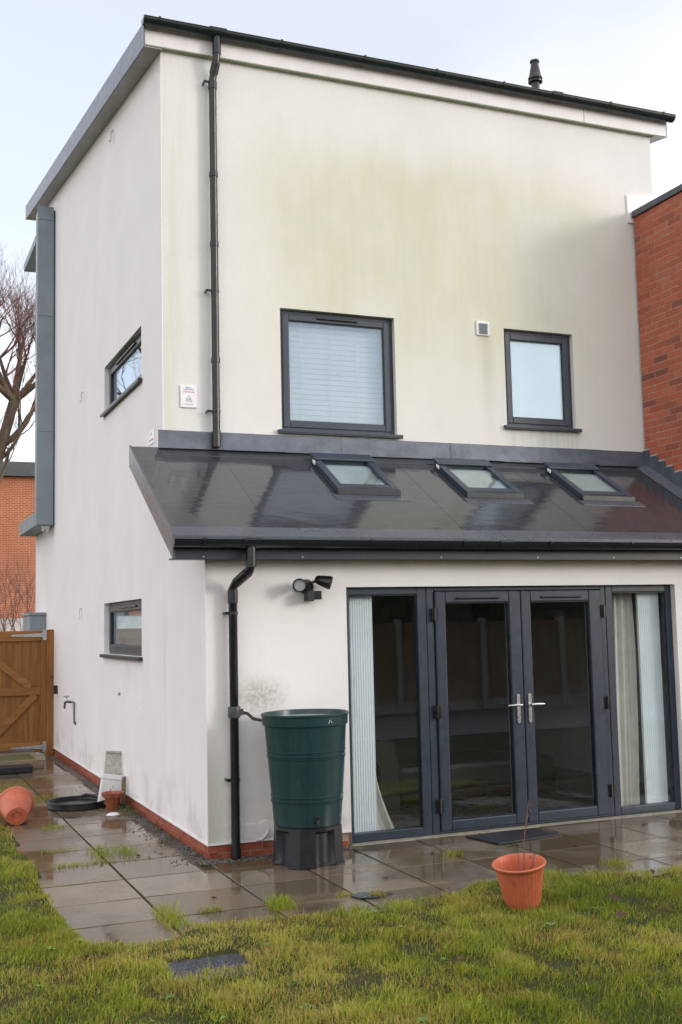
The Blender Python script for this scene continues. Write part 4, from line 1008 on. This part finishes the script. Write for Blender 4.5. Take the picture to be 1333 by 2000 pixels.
# dry plant rooted in it
pl_ = thing('dry_plant', 'tall thin dead stem with withered tip rising from the lawn pot', 'plant', (1.38, -2.36, 0.12))
stm = [Vector((0.0, 0, 0)), Vector((0.01, 0.0, 0.15)), Vector((0.025, 0.01, 0.30)), Vector((0.05, 0.01, 0.43)), Vector((0.075, 0.02, 0.53))]
MB().tube(stm, [0.004, 0.0035, 0.003, 0.0025, 0.002], 6).tube([(0.02, 0, 0), (0.055, 0.0, 0.10), (0.085, -0.01, 0.20)], 0.003, 6).tube([(-0.02, 0, 0), (-0.03, 0.0, 0.12), (-0.025, 0, 0.22)], 0.0025, 6).tube([(0.05, 0, 0), (0.075, 0.0, 0.07), (0.11, -0.01, 0.10)], 0.002, 6).build('stem', M['twig'], pl_, org=(0, 0, 0))
lm = MB(); rr = random.Random(5)
def leafq(mb, p, s, rr):
    a = Vector((rr.uniform(-1, 1), rr.uniform(-1, 1), rr.uniform(-1, 0.6))).normalized(); b = a.orthogonal().normalized()
    p = Vector(p); mb.add([p, p + a * s * .5 + b * s * .25, p + a * s, p + a * s * .5 - b * s * .25 + Vector((0, 0, s * .1))], [(0, 1, 2, 3)])
for k in range(34):
    z = 0.28 + 0.26 * rr.random(); leafq(lm, (0.02 + (z - 0.28) * 0.21 + rr.uniform(-0.006, 0.006), 0.012, z), rr.uniform(0.010, 0.026), rr)
for k in range(9): leafq(lm, (0.08 + rr.uniform(-0.02, 0.012), -0.008, 0.19 + rr.uniform(-0.07, 0.02)), rr.uniform(0.015, 0.025), rr)
lm.build('leaf', M['red_leaf'], pl_, org=(0, 0, 0), smooth=0)

# toppled pot by the left lawn edge
Q = Vector((-0.06, -0.96, -0.28)).normalized()       # its base looks at the camera
tm = (-Q).to_track_quat('Z', 'Y').to_matrix().to_4x4() 
p2 = [(0.001, 0.012), (0.045, 0.012), (0.048, 0.0), (0.088, 0.0), (0.096, 0.012)] + [(0.096 + (0.158 - 0.096) * z / 0.28, z) for z in list(np.linspace(0.02, 0.25, 8))] + [(0.160, 0.262), (0.172, 0.27), (0.172, 0.29), (0.160, 0.292), (0.150, 0.25), (0.10, 0.03), (0.001, 0.03)]
pot('toppled_pot', 'toppled ribbed terracotta pot lying on its side at left lawn edge', (-1.165, 2.37, 0.085), tm, p2, fluted(40, 0.03, 0.015, 0.255), M['terracotta'])

# small wavy rimmed pot against the wall
def wavy(t, z): return 1 + 0.045 * math.sin(9 * t) * max(0, min(1, (z - 0.115) / 0.02))
p3 = [(0.001, 0), (0.060, 0), (0.064, 0.008), (0.080, 0.118), (0.082, 0.120), (0.098, 0.122), (0.106, 0.150), (0.112, 0.166), (0.104, 0.168), (0.092, 0.15), (0.080, 0.12), (0.001, 0.118)]
sp = pot('small_flower_pot', 'small clay pot with scalloped rim by the white side wall', (-0.180, 2.86, 0.002), Matrix.Identity(4), p3, wavy, M['terracotta_dark'])
MB().lathe([(0.001, 0.125), (0.084, 0.122)], 20, cap0=False).build('soil', M['soil'], sp, org=(0, 0, 0))

# water butt lid lying on the paving
ld = thing('upturned_cover', 'black round water butt lid lying upturned on the wet paving', 'lid', (-0.47, 3.22, 0.0))
MB().lathe([(0.285, 0.0), (0.295, 0.006), (0.295, 0.050), (0.302, 0.060), (0.300, 0.068), (0.288, 0.066), (0.280, 0.030), (0.20, 0.018), (0.185, 0.030), (0.12, 0.036), (0.001, 0.036)], 56, (-0.47, 3.22, 0.003), lambda t, z: 1 + 0.02 * math.sin(3 * t) * (z > 0.055)).build('disc', M['black_matte'], ld, smooth=35)
MB().lathe([(0.075, 0.0), (0.070, 0.012), (0.05, 0.014)], 24, (-0.53, 3.05, 0.024), cap1=True).build('boss', M['slate'], ld)
MB().tube([(-0.40, 3.47, 0.066), (-0.34, 3.45, 0.085), (-0.27, 3.36, 0.080), (-0.22, 3.25, 0.066)], 0.014, 8).build('grip', M['black_matte'], ld)

# white box and cream board leaning on the wall
Lm = Matrix.Translation((-0.175, 3.10, 0.0)) @ Matrix.Rotation(R(11), 4, 'Y') @ Matrix.Rotation(R(-9), 4, 'X')
bx_ = thing('white_box', 'white plastic carton leaning against side wall behind the small pot', 'box', (-0.15, 3.10, 0))
MB().box(-0.115, 0.105, -0.045, 0.045, 0.008, 0.275, Lm).build('body', M['white_plastic'], bx_, smooth=0, bevel=0.006)
MB().box(-0.123, 0.113, -0.054, 0.054, 0.262, 0.312, Lm).build('lid', M['white_trim'], bx_, smooth=0, bevel=0.005)
dirt = MB(); rr = random.Random(8)
for k in range(6): 
    z = 0.10 + 0.13 * rr.random(); x = 0.0 + 0.03 * rr.uniform(-1, 1) + (z - 0.17) * -0.1; dirt.box(x, x + rr.uniform(0.006, 0.018), -0.0468, -0.0455, z, z + rr.uniform(0.008, 0.022), Lm)
dirt.build('smudge', M['ink_grey'], bx_, smooth=0)
Lm2 = Matrix.Translation((-0.105, 3.28, 0.0)) @ Matrix.Rotation(R(6), 4, 'Y') @ Matrix.Rotation(R(-6), 4, 'X')
cb_ = thing('cream_board', 'stained cream board with ledge standing behind the white carton', 'board', (-0.1, 3.28, 0))
MB().box(-0.110, 0.080, -0.012, 0.012, 0.004, 0.505, Lm2).build('panel', M['cream_board'], cb_, smooth=0, bevel=0.004)
MB().box(-0.112, 0.084, -0.030, 0.014, 0.505, 0.530, Lm2).build('ledge', M['cream_board'], cb_, smooth=0, bevel=0.006)
Lm3 = Matrix.Translation((-0.055, 2.99, 0.0)) @ Matrix.Rotation(R(3), 4, 'Y')
tag(MB().box(-0.02, 0.02, -0.012, 0.012, 0.002, 0.30, Lm3).build('timber_offcut', M['timber_old'], org=(-0.05, 3.0, 0), smooth=0, bevel=0.002), 'short grey timber offcut upright between white carton and wall', 'timber')

tag(MB().lathe([(0.001, 0.02), (0.045, 0.018), (0.068, 0.004), (0.066, 0.0)], 24, (-0.245, 2.52, 0.001), lambda t, z: 1 + 0.1 * math.sin(2 * t)).build('white_shard', M['sticker'], org=(-0.245, 2.52, 0), smooth=50), 'white broken saucer piece lying on paving below the small pot', 'shard')

# things heaped by the gate
tf = thing('timber_tray', 'weathered timber tray with mossy middle on paving by the gate', 'planter', (-0.75, 7.1, 0))
MB().box(-1.30, -0.33, 6.72, 6.79, 0.002, 0.115).build('rail', M['timber_old'], tf, smooth=0, bevel=0.004)
MB().box(-0.40, -0.33, 6.791, 7.70, 0.002, 0.115).build('rail', M['timber_old'], tf, smooth=0, bevel=0.004)
MB().box(-1.30, -0.33, 7.701, 7.77, 0.002, 0.115).build('rail', M['timber_old'], tf, smooth=0, bevel=0.004)
MB().box(-1.30, -0.401, 6.791, 7.70, 0.002, 0.085).build('moss_bed', M['moss'], tf, smooth=0)
tag(MB().box(-1.30, -0.30, 7.85, 8.10, 0.002, 0.115).build('slate_slab', M['slate'], org=(-0.8, 7.95, 0), smooth=0, bevel=0.008), 'dark grey stone slab lying at the foot of the gate', 'slab')
tag(MB().box(-1.25, -0.52, 6.35, 6.62, 0.002, 0.085).build('black_block', M['black_matte'], org=(-0.85, 6.5, 0), smooth=0, bevel=0.01), 'black plastic block on paving in front of the timber tray', 'block')

# mat, grate, broken slate
dm = MB().prism([(2.165, -0.165), (2.86, -0.120), (2.905, -0.47), (2.25, -0.56)], 2, 0.001, 0.014).build('doormat', M['doormat'], org=(2.55, -0.33, 0), smooth=0, bevel=0.003)
tag(dm, 'dark rubber doormat on wet paving outside the garden doors', 'doormat')
gt = thing('drain_grate', 'dark grey pitted metal cover sunk in the front lawn', 'drain cover', (-0.75, -2.69, 0))
gv = []; gf = []; n1, n2 = 44, 36; rr = random.Random(9)
for j in range(n2 + 1):
    for i in range(n1 + 1):
        gv.append((HOLE[0] + 0.0 + (HOLE[1] - HOLE[0]) * i / n1, HOLE[2] + (HOLE[3] - HOLE[2]) * j / n2, 0.004 + rr.uniform(-0.006, 0.007)))
gf = [(j * (n1 + 1) + i, j * (n1 + 1) + i + 1, (j + 1) * (n1 + 1) + i + 1, (j + 1) * (n1 + 1) + i) for j in range(n2) for i in range(n1)]
MB().add(gv, gf).build('tread', M['slate'], gt, smooth=0)
MB().box(HOLE[0], HOLE[1], HOLE[2], HOLE[3], -0.04, -0.006).build('plate', M['black_matte'], gt, smooth=0)
sl_ = MB().prism([(0.52, -1.60), (0.60, -1.55), (0.74, -1.57), (0.80, -1.66), (0.66, -1.72), (0.55, -1.69)], 2, 0.002, 0.014).build('slate_shard', M['slate'], org=(0.65, -1.64, 0), smooth=0, bevel=0.003)
tag(sl_, 'flat bluish slate piece on the patio near the lawn edge', 'slate')

# ---- timber gate
gate = thing('garden_gate', 'orange-brown ledged and braced timber gate beside white wall', 'gate', (-0.8, 8.2, 0.0))
post = MB().box(-0.106, -0.004, 8.18, 8.27, -0.04, 1.812).build('post', M['gate_wood'], gate, smooth=0, bevel=0.004)
bw = 0.115; x = -0.108; k = 0
pm_ = MB().box(-bw / 2 + 0.0006, bw / 2 - 0.0006, -0.010, 0.010, -0.84, 0.84).mesh('board', M['gate_wood'], smooth=0)
while x > -1.70:
    o = shared('board', pm_, (x - bw / 2 + 0.8, 0.028 + 0.002 * (k % 2), 0.95), gate); x -= bw; k += 1
MB().box(-0.185, -0.108, 8.190, 8.217, 0.06, 1.80).build('stile', M['gate_wood'], gate, smooth=0, bevel=0.004)
MB().box(-1.70, -0.187, 8.186, 8.217, 1.655, 1.800).build('rail', M['gate_rail'], gate, smooth=0, bevel=0.004)
MB().box(-1.70, -0.187, 8.188, 8.217, 0.875, 0.985).build('rail', M['gate_rail'], gate, smooth=0, bevel=0.004)
MB().box(-1.70, -0.187, 8.188, 8.217, 0.06, 0.200).build('rail', M['gate_rail'], gate, smooth=0, bevel=0.004)
def brace(x0, z0, x1, z1, w=0.10):
    d = Vector((x1 - x0, z1 - z0)).normalized(); n_ = Vector((-d.y, d.x)) * w / 2
    MB().prism([(x0 + n_.x, z0 + n_.y), (x1 + n_.x, z1 + n_.y), (x1 - n_.x, z1 - n_.y), (x0 - n_.x, z0 - n_.y)], 1, 8.192, 8.217).build('brace', M['gate_rail'], gate, smooth=0, bevel=0.003)
brace(-1.15, 1.655, -0.33, 0.99); brace(-0.93, 0.20, -0.26, 0.875)
def strap(z):
    MB().prism([(-0.165, z + 0.028), (-0.165, z - 0.028), (-0.60, z - 0.012), (-0.60, z + 0.012)], 1, 8.178, 8.184).box(-0.160, -0.105, 8.172, 8.185, z - 0.075, z + 0.075).tube([(-0.165, 8.170, z - 0.035), (-0.165, 8.170, z + 0.035)], 0.012, 8).build('hinge', M['steel'], gate)
strap(1.735); strap(0.135)
tag(MB().box(-0.055, -0.001, 7.79, 7.83, 0.90, 1.02).build('gate_catch', M['black_plastic'], org=(0, 7.8, 0.95), smooth=0, bevel=0.004), 'small black gate catch fixed to white wall beside the gate', 'latch')

# ================================================================== BACKGROUND
far = thing('far_brick_house', 'orange brick building with dark flat roof far behind the gate', 'building', (2.0, 40, 0))
MB().box(-14, 6.0, 40, 50, 0, 8.3).build('wall', M['far_brick'], far, smooth=0)
MB().box(-14.3, 6.3, 39.7, 50.3, 8.302, 8.9).build('roof', M['neighbour_roof'], far, smooth=0)
for x in (-11, -7.5, -4):
    for z in (2.0, 5.4):
        w_ = MB().box(x, x + 1.4, 39.95, 40.06, z, z + 1.4).build('window', M['anthracite'], far, smooth=0)
        MB().box(x + 0.1, x + 1.3, 39.93, 39.948, z + 0.1, z + 1.3).build('pane', M['glass'], w_, smooth=0)
tag(MB().box(-14, 4.6, 34.0, 34.2, -0.05, 2.28).build('white_wall', simple('white_painted_wall', (0.66, 0.65, 0.63), 0.8, 0.2, 3), org=(0, 34, 0), smooth=0), 'low white garden wall far behind the timber gate', 'wall')

def grow(base, direction, length, r, levels, rng_, trunk_mb, twig_mb, up=0.25, spread=0.75, nchild=(3, 4), lev=0):
    pts = [Vector(base)]; d = Vector(direction).normalized(); nseg = 5 if lev < 2 else 3
    rs = [r]
    for i in range(nseg):
        d = (d + Vector((rng_.gauss(0, .10), rng_.gauss(0, .10), rng_.gauss(0, .08) + up * 0.18))).normalized()
        pts.append(pts[-1] + d * length / nseg); rs.append(r * (1 - (0.55 * (i + 1) / nseg)))
    (trunk_mb if r > 0.05 else twig_mb).tube(pts, rs, 8 if r > .05 else 3, cap=False)
    if levels == 0: return
    nc = rng_.randint(*nchild)
    for c in range(nc):
        t = rng_.uniform(0.45, 1.0) if c else 1.0
        p = pts[min(nseg, max(1, round(t * nseg)))]
        nd = (d * 0.8 + Vector((rng_.gauss(0, spread), rng_.gauss(0, spread), rng_.gauss(0.15, spread * 0.6)))).normalized()
        grow(p, nd, length * rng_.uniform(0.58, 0.80), r * rng_.uniform(0.34, 0.52), levels - 1, rng_, trunk_mb, twig_mb, up, spread, nchild, lev + 1)
def tree(name, loc, label, seed, h, r, dirs, levels=5, lean=(0.25, 0), low=(), **kw):
    t = thing(name, label, 'tree', loc); rg = random.Random(seed); a, b = MB(), MB()
    top = Vector(loc) + Vector((lean[0], lean[1], h))
    a.tube([Vector(loc) - Vector((0, 0, 0.2)), Vector(loc) + Vector((lean[0] * 0.15, 0, h * 0.35)), Vector(loc) + Vector((lean[0] * 0.55, 0.05, h * 0.7)), top], [r * 1.25, r, r * 0.9, r * 0.8], 12)
    for (dv, ln, rr_) in dirs: grow(top, dv, ln, rr_, levels, rg, a, b, **kw)
    for k, (dv, ln, rr_) in enumerate(low): grow(Vector(loc).lerp(top, 0.84 - 0.05 * k) - Vector((lean[0] * 0.08, 0, 0)), dv, ln, rr_, levels - 1, rg, a, b, **kw)
    a.build('trunk', M['bark'], t, smooth=60); b.build('crown', M['twig'], t, smooth=0)
    return t
tree('bare_tree', (-0.15, 26, 0), 'large leafless tree with reddish twigs before the far brick building', 3, 8.75, 0.19,
     [((0.9, 0, 0.62), 1.7, 0.11), ((-0.7, 0.2, 0.8), 1.9, 0.12), ((0.1, -0.2, 1.0), 1.7, 0.10), ((-0.9, -0.3, 0.6), 2.0, 0.12), ((0.4, 0.4, 0.9), 1.5, 0.10), ((0.6, -0.4, 0.7), 1.4, 0.09), ((-0.2, 0.5, 0.9), 1.5, 0.10)],
     levels=5, lean=(1.5, 0), nchild=(3, 5), up=1.0, spread=0.55, low=[((1.0, 0.1, 0.55), 1.8, 0.11), ((0.9, -0.3, 0.35), 1.6, 0.07), ((-0.8, -0.2, 0.6), 1.8, 0.10), ((0.7, 0.5, 0.5), 1.5, 0.07)])
tree('bare_tree', (-6.4, 24, 0), 'leafless tree standing out of view left of the gate', 12, 5.5, 0.28,
     [((0.6, 0, 0.8), 2.6, 0.16), ((-0.6, 0.2, 0.9), 2.8, 0.18), ((0.1, -0.3, 1.0), 3.0, 0.18), ((-0.7, -0.5, 0.6), 2.4, 0.13)], levels=5, nchild=(3, 4), up=0.4, spread=0.6)
# low bare shrub by the white wall
sh = thing('bare_shrub', 'leafless thorny shrub against the orange brick behind the gate', 'shrub', (2.2, 33, 0)); a, b = MB(), MB(); rg = random.Random(21)
for k in range(9): grow((2.2 + rg.uniform(-0.5, 0.8), 33, 0), (rg.uniform(-.4, .4), rg.uniform(-.3, .3), 1), 2.2, 0.045, 3, rg, a, b, up=0.4, spread=0.5)
if a.v: a.build('trunk', M['bark'], sh, smooth=0)
b.build('crown', M['twig'], sh, smooth=0)

# fence behind the viewer, seen only as the reflection in the doors
fence = thing('garden_fence', 'brown closeboard fence with concrete posts reflected in the garden doors', 'fence', (5, -11, 0))
for k in range(12):
    x0 = -6 + k * 1.85
    bm_ = MB().box(x0 + 0.06, x0 + 1.79, -10.995, -10.985, 0.251, 1.74); q = 0
    while q < 1.73: bm_.box(x0 + 0.06 + q, x0 + 0.06 + min(q + 0.098, 1.73), -10.984, -10.974 + 0.005 * (int(q * 10) % 2), 0.251, 1.74); q += 0.103
    pn = bm_.build('fence_panel', M['fence_wood'], fence, smooth=0)
    MB().box(x0 + 0.06, x0 + 1.79, -11.03, -10.96, 0.004, 0.25).build('gravel_board', M['concrete'], pn, smooth=0)
    MB().box(x0 + 0.06, x0 + 1.79, -10.968, -10.94, 0.78, 0.86).build('rail', M['fence_wood'], pn, smooth=0)
    MB().box(x0 + 0.06, x0 + 1.79, -11.04, -10.94, 1.741, 1.785).build('capping', M['fence_wood'], pn, smooth=0)
    MB().box(x0 - 0.055, x0 + 0.055, -11.06, -10.93, -0.05, 1.86).build('post', M['concrete'], fence, smooth=0)
def hedge(x, y, w, h, seed, label):
    t = thing('evergreen', label, 'tree', (x, y, 0), 'evergreens beyond the garden fence'); rg = random.Random(seed); mb = MB()
    for k in range(2600):
        u = rg.gauss(0, 0.36); v = rg.gauss(0, 0.36); z = rg.random()
        if u * u + v * v > 0.7: continue
        p = Vector((x + u * w, y + v * w * .7, 0.6 + z * h)); s = rg.uniform(0.12, 0.3)
        a_ = Vector((rg.gauss(0, 1), rg.gauss(0, 1), rg.gauss(0, 1))).normalized(); b_ = a_.orthogonal().normalized()
        mb.add([p - a_ * s, p + b_ * s * .6, p + a_ * s, p - b_ * s * .6], [(0, 1, 2, 3)])
    mb.build('crown', M['hedge'], t, smooth=0)
    MB().tube([(x, y, -0.1), (x, y, h * 0.6)], [0.14, 0.06], 8).build('trunk', M['bark'], t)
for k, (x, y, h_) in enumerate(((2, -13.5, 2.6), (4.4, -14, 3.2), (6.8, -13.7, 3.0), (9.0, -13.6, 2.6), (11.3, -14, 3.2), (13.6, -13.7, 3.0), (15.8, -13.9, 3.2), (-2.5, -14, 2.4))): hedge(x, y, 2.6, h_, 40 + k, ('second', 'third', 'fourth', 'fifth', 'sixth', 'seventh', 'last', 'first')[k] + ' dark evergreen along the garden fence, counted from the gate side')

# ================================================================== GRASS
def project(P):
    d = P - np.array(CPOS); z = d @ np.array(fw)
    return FPX * (d @ np.array(rt)) / z, FPX * (d @ np.array(up)) / z, z
def blades(pts, hts, name_seed, dry, tint, width, lean=1.0):
    rg = np.random.default_rng(name_seed); n = len(pts)
    az = rg.uniform(0, 2 * PI, n); dirx, diry = np.cos(az), np.sin(az)
    px, py = -diry, dirx
    # neighbouring blades fall the same way
    fa = np.array([noise.noise((x * 1.7, y * 1.7, 9.0)) * 5.0 for x, y, z in pts]); la = fa + rg.normal(0, 1.5, n)
    lx, ly = np.cos(la), np.sin(la)
    b = np.abs(rg.normal(0.55, 0.30, n)) * lean
    w = width * rg.uniform(0.45, 1.0, n) * (1 + 1.2 * (rg.random(n) < 0.12))
    V = np.zeros((n, 5, 3))
    t1, t2 = 0.45, 1.0
    x0, y0, z0 = pts[:, 0], pts[:, 1], pts[:, 2]
    V[:, 0] = np.stack([x0 - px * w / 2, y0 - py * w / 2, z0], 1); V[:, 1] = np.stack([x0 + px * w / 2, y0 + py * w / 2, z0], 1)
    mx, my, mz = x0 + lx * hts * b * 0.30, y0 + ly * hts * b * 0.30, z0 + hts * 0.55
    V[:, 2] = np.stack([mx + px * w * .42, my + py * w * .42, mz], 1); V[:, 3] = np.stack([mx - px * w * .42, my - py * w * .42, mz], 1)
    V[:, 4] = np.stack([x0 + lx * hts * b * 1.05, y0 + ly * hts * b * 1.05, z0 + hts * np.clip(1.05 - 0.45 * b, 0.25, 1)], 1)
    return V
def grass_obj(name, pts, hts, seed, dry, tint, width=0.0042, org=(0, 0, 0), lean=1.0):
    V = blades(pts, hts, seed, dry, tint, width, lean) - np.array(org); n = len(V)
    me = bpy.data.meshes.new(name); me.vertices.add(n * 5); me.vertices.foreach_set('co', V.reshape(-1).astype(np.float32))
    base_ = (np.arange(n) * 5)[:, None]
    quad = base_ + np.array([[0, 1, 2, 3]]); tri_ = base_ + np.array([[3, 2, 4]])
    idx = np.concatenate([quad, tri_], 1).reshape(-1)
    me.loops.add(n * 7); me.loops.foreach_set('vertex_index', idx.astype(np.int32))
    me.polygons.add(n * 2)
    ls = (np.arange(n) * 7)[:, None] + np.array([[0, 4]]); me.polygons.foreach_set('loop_start', ls.reshape(-1).astype(np.int32))
    me.update(calc_edges=True); me.validate()
    for nm, arr in (('tint', tint), ('dry', dry)):
        at = me.attributes.new(nm, 'FLOAT', 'POINT'); at.data.foreach_set('value', np.repeat(arr, 5).astype(np.float32))
    me.materials.append(M['grass'])
    o = bpy.data.objects.new(name, me); COL.objects.link(o); o.location = org
    return o
rg = np.random.default_rng(2)
cand = np.concatenate([np.stack([rg.uniform(-3.4, 5.6, 420000), rg.uniform(-5.4, -1.3, 420000)], 1), np.stack([rg.uniform(-3.0, -1.1, 120000), rg.uniform(-2.2, 4.5, 120000)], 1)])
P3 = np.concatenate([cand, np.zeros((len(cand), 1))], 1)
u_, v_, z_ = project(P3)
keep = (np.abs(u_) < 667 * 1.22 + 60) & (v_ > -1130) & (z_ > 1)
cand = cand[keep]
pts = []; hts = []; dry = []; tint = []
rr = random.Random(6)
patches = [(0.35, -2.95, 0.14), (1.55, -2.75, 0.12), (2.6, -3.2, 0.13), (-0.15, -3.35, 0.12), (0.9, -3.5, 0.10), (2.1, -2.6, 0.10), (1.9, -3.6, 0.12)]
for x, y in cand:
    ex = edge_x(y); ey = edge_y(x)
    if x > ex and y > ey: continue
    hx_ = 0.03 * noise.noise((x * 9, y * 9, 2)); 
    if HOLE[0] + 0.01 + hx_ < x < HOLE[1] - 0.03 + hx_ and HOLE[2] + 0.02 + 2 * hx_ < y < HOLE[3] + 0.01:
        continue
    if (x - 1.375) ** 2 + (y + 2.36) ** 2 < 0.0121: continue
    n1 = noise.noise((x * 1.6, y * 1.6, 0.3)); n2 = noise.noise((x * 5.2, y * 5.2, 4.1)); n3 = noise.noise((x * 0.8, y * 0.8, 8.2))
    dens = 0.74 + 0.35 * n2 + 0.2 * n1
    bare = min((((x - a) ** 2 + (y - b) ** 2) / (c * c) for a, b, c in patches))
    if bare < 1.0: dens *= 0.12 + 0.5 * bare
    if rr.random() > dens: continue
    h = 0.036 + 0.026 * n1 + 0.030 * n2 + rr.gauss(0, 0.011)
    if rr.random() < 0.012: h *= 1.8
    dmask = 0.31 + 0.55 * n3 + 0.60 * noise.noise((x * 3.1, y * 3.1, 17.0)) 
    d = 1.0 if rr.random() < max(0.10, min(0.85, dmask)) else rr.uniform(0, 0.22)
    pts.append((x, y, zlawn(x, y) - 0.004)); hts.append(max(0.014, h)); dry.append(d * rr.uniform(0.65, 1)); tint.append(min(1, max(0, 0.52 + 0.25 * n2 + 0.45 * n3 + rr.gauss(0, 0.22))))
gr = grass_obj('grass', np.array(pts), np.array(hts), 5, np.array(dry), np.array(tint)); gr['kind'] = 'stuff'

# grass tufts growing out of the paving joints: each a thing
def tuft(x, y, rx, ry, n, h, label, dryness=0.3, seed=1):
    rg_ = np.random.default_rng(seed); p = np.stack([x + rx * np.clip(rg_.normal(0, 1, n), -1.5, 1.5), y + ry * np.clip(rg_.normal(0, 1, n), -1.5, 1.5), np.full(n, -0.006)], 1)
    hh = np.abs(rg_.normal(h, h * 0.35, n)) + 0.006
    o = grass_obj('grass_tuft', p, hh, seed, (rg_.random(n) < dryness) * rg_.uniform(.6, 1, n), rg_.uniform(0.2, 0.9, n), 0.0035, org=(x, y, 0), lean=1.5)
    tag(o, label, 'grass tuft', 'grass tufts in the paving joints')
tuft(-0.71, 0.66, 0.05, 0.16, 260, 0.060, 'tall green grass tuft in the path joint left of the corner', 0.15, 31)
tuft(-0.52, 0.60, 0.05, 0.10, 160, 0.060, 'small upright green tuft right of the tallest path tuft', 0.1, 32)
tuft(-0.95, 0.30, 0.13, 0.02, 220, 0.040, 'long low mossy tuft lying across the path joint', 0.25, 33)
tuft(-1.00, 0.92, 0.09, 0.03, 150, 0.035, 'faint brownish tuft on the far path joint', 0.6, 34)
tuft(-0.60, 0.31, 0.14, 0.02, 120, 0.030, 'thin straggling tuft along the joint before the plinth', 0.3, 35)
tuft(-0.42, -1.53, 0.05, 0.02, 160, 0.045, 'yellowish tuft on joint just above the lawn corner', 0.4, 36)
tuft(-0.69, -1.60, 0.05, 0.16, 420, 0.065, 'bushy tuft spilling from the lawn up the long joint', 0.3, 37)
tuft(0.02, -1.62, 0.05, 0.08, 420, 0.065, 'thick bright green clump at the lawn edge below the butt', 0.1, 38)
tuft(1.73, -0.74, 0.05, 0.03, 110, 0.055, 'spiky yellow-green tuft on paving before the left door', 0.45, 39)
tuft(0.68, -1.68, 0.03, 0.025, 160, 0.05, 'brown grass clump on the bluish slate piece', 0.7, 40)
tuft(0.50, -1.55, 0.04, 0.02, 110, 0.03, 'small orange-brown tuft left of the slate piece', 0.8, 41)
tuft(2.62, -1.62, 0.07, 0.06, 240, 0.05, 'green tuft on the paving to the right of the lawn pot', 0.2, 42)
tuft(-0.98, 5.0, 0.16, 0.2, 260, 0.05, 'weedy tuft beside the black block near the gate', 0.2, 43)
tuft(-0.80, 3.95, 0.16, 0.12, 240, 0.05, 'weedy patch on path between the lid and the black block', 0.3, 44)
tuft(-0.88, 2.05, 0.06, 0.05, 120, 0.04, 'small tuft on path to the right of the toppled pot', 0.2, 45)
# weeds by the foot of the wall
wd = MB(); rr = random.Random(14)
for k in range(420):
    y = 0.15 + 3.0 * rr.random(); x = -0.03 - 0.16 * rr.random() ** 2
    if noise.noise((x * 4, y * 3, 3)) < 0.05 and not (2.2 < y < 2.9): continue
    for q in range(3): leafq(wd, (x + rr.uniform(-.012, .012), y + rr.uniform(-.012, .012), 0.008 + rr.random() * 0.03), rr.uniform(0.012, 0.03), rr)
w_ = wd.build('wall_weeds', M['moss'], kind='stuff', smooth=0)
# broad-leaved weeds among the grass
lw = MB(); rr = random.Random(77)
for k in range(45):
    x = rr.uniform(-2.4, 4.2); y = rr.uniform(-4.6, -1.9)
    if not (x > edge_x(y) and y > edge_y(x)) and not (HOLE[0] - .05 < x < HOLE[1] + .05 and HOLE[2] - .05 < y < HOLE[3] + .05):
        z = zlawn(x, y) + 0.02
        for q in range(rr.randint(4, 8)):
            a_ = rr.uniform(0, 6.28); L = rr.uniform(0.02, 0.05); W = L * 0.28; ca, sa = math.cos(a_), math.sin(a_)
            lw.add([(x, y, z), (x + ca * L * .5 - sa * W, y + sa * L * .5 + ca * W, z + L * .35), (x + ca * L, y + sa * L, z + L * .25), (x + ca * L * .5 + sa * W, y + sa * L * .5 - ca * W, z + L * .35)], [(0, 1, 2, 3)])
lw.build('lawn_weeds', simple('broad_weed_leaf', (0.12, 0.20, 0.025), 0.45, 0.4, 9), kind='stuff', smooth=0)
# dead leaves scattered on lawn and paving
lmesh = MB().add([(-0.022, 0, 0.004), (0, 0.013, 0.008), (0.024, 0.002, 0.003), (0, -0.013, 0.010), (0, 0, 0.0)], [(0, 4, 1), (1, 4, 2), (2, 4, 3), (3, 4, 0)]).mesh('fallen_leaf', M['leaf'], smooth=0)
LEAVES = [(1.86, -2.62, 1.5, 'curled dark brown leaf on the grass right of the lawn pot'), (1.66, -2.98, 1.7, 'largest brown dead leaf in the grass in front of the lawn pot'),
          (2.52, -2.16, 1.2, 'small black leaf at the lawn edge below the right side light'), (2.05, -3.12, 1.3, 'flat dark leaf on the grass at the right of the picture'),
          (0.62, -2.72, 1.2, 'dead leaf on the lawn midway between metal cover and pot'), (-0.30, -2.78, 1.0, 'small dead leaf on the grass just right of the metal cover'),
          (-1.35, -2.45, 1.1, 'dead leaf on the grass left of the sunken metal cover'), (0.42, -3.30, 1.2, 'dead leaf in the grass at the bottom middle of the lawn'),
          (-0.30, -1.20, 0.9, 'tiny pale brown leaf on the slab left of the green clump'), (0.95, -1.22, 0.9, 'brown leaf on the wet slab before the left side light'),
          (1.62, -0.62, 1.1, 'brown leaf on paving left of the rubber doormat'), (2.75, -0.90, 1.0, 'dark leaf on the slab in front of the rubber doormat'),
          (-0.45, 0.42, 1.0, 'dead leaf on the path slab beside the house corner'), (0.93, -0.16, 1.2, 'leaf caught against the door frame right of the butt stand')]
rr = random.Random(23)
for (x, y, sc_l, lab) in LEAVES:
    on = not (x > edge_x(y) and y > edge_y(x))
    o = shared('fallen_leaf', lmesh, (x, y, (zlawn(x, y) + 0.045) if on else 0.003), None, (rr.uniform(-.5, .5) if on else 0, rr.uniform(-.5, .5) if on else 0, rr.uniform(0, 6)))
    o.scale = (sc_l * 1.2,) * 3
    tag(o, lab, 'leaf', 'dead leaves on lawn and patio')
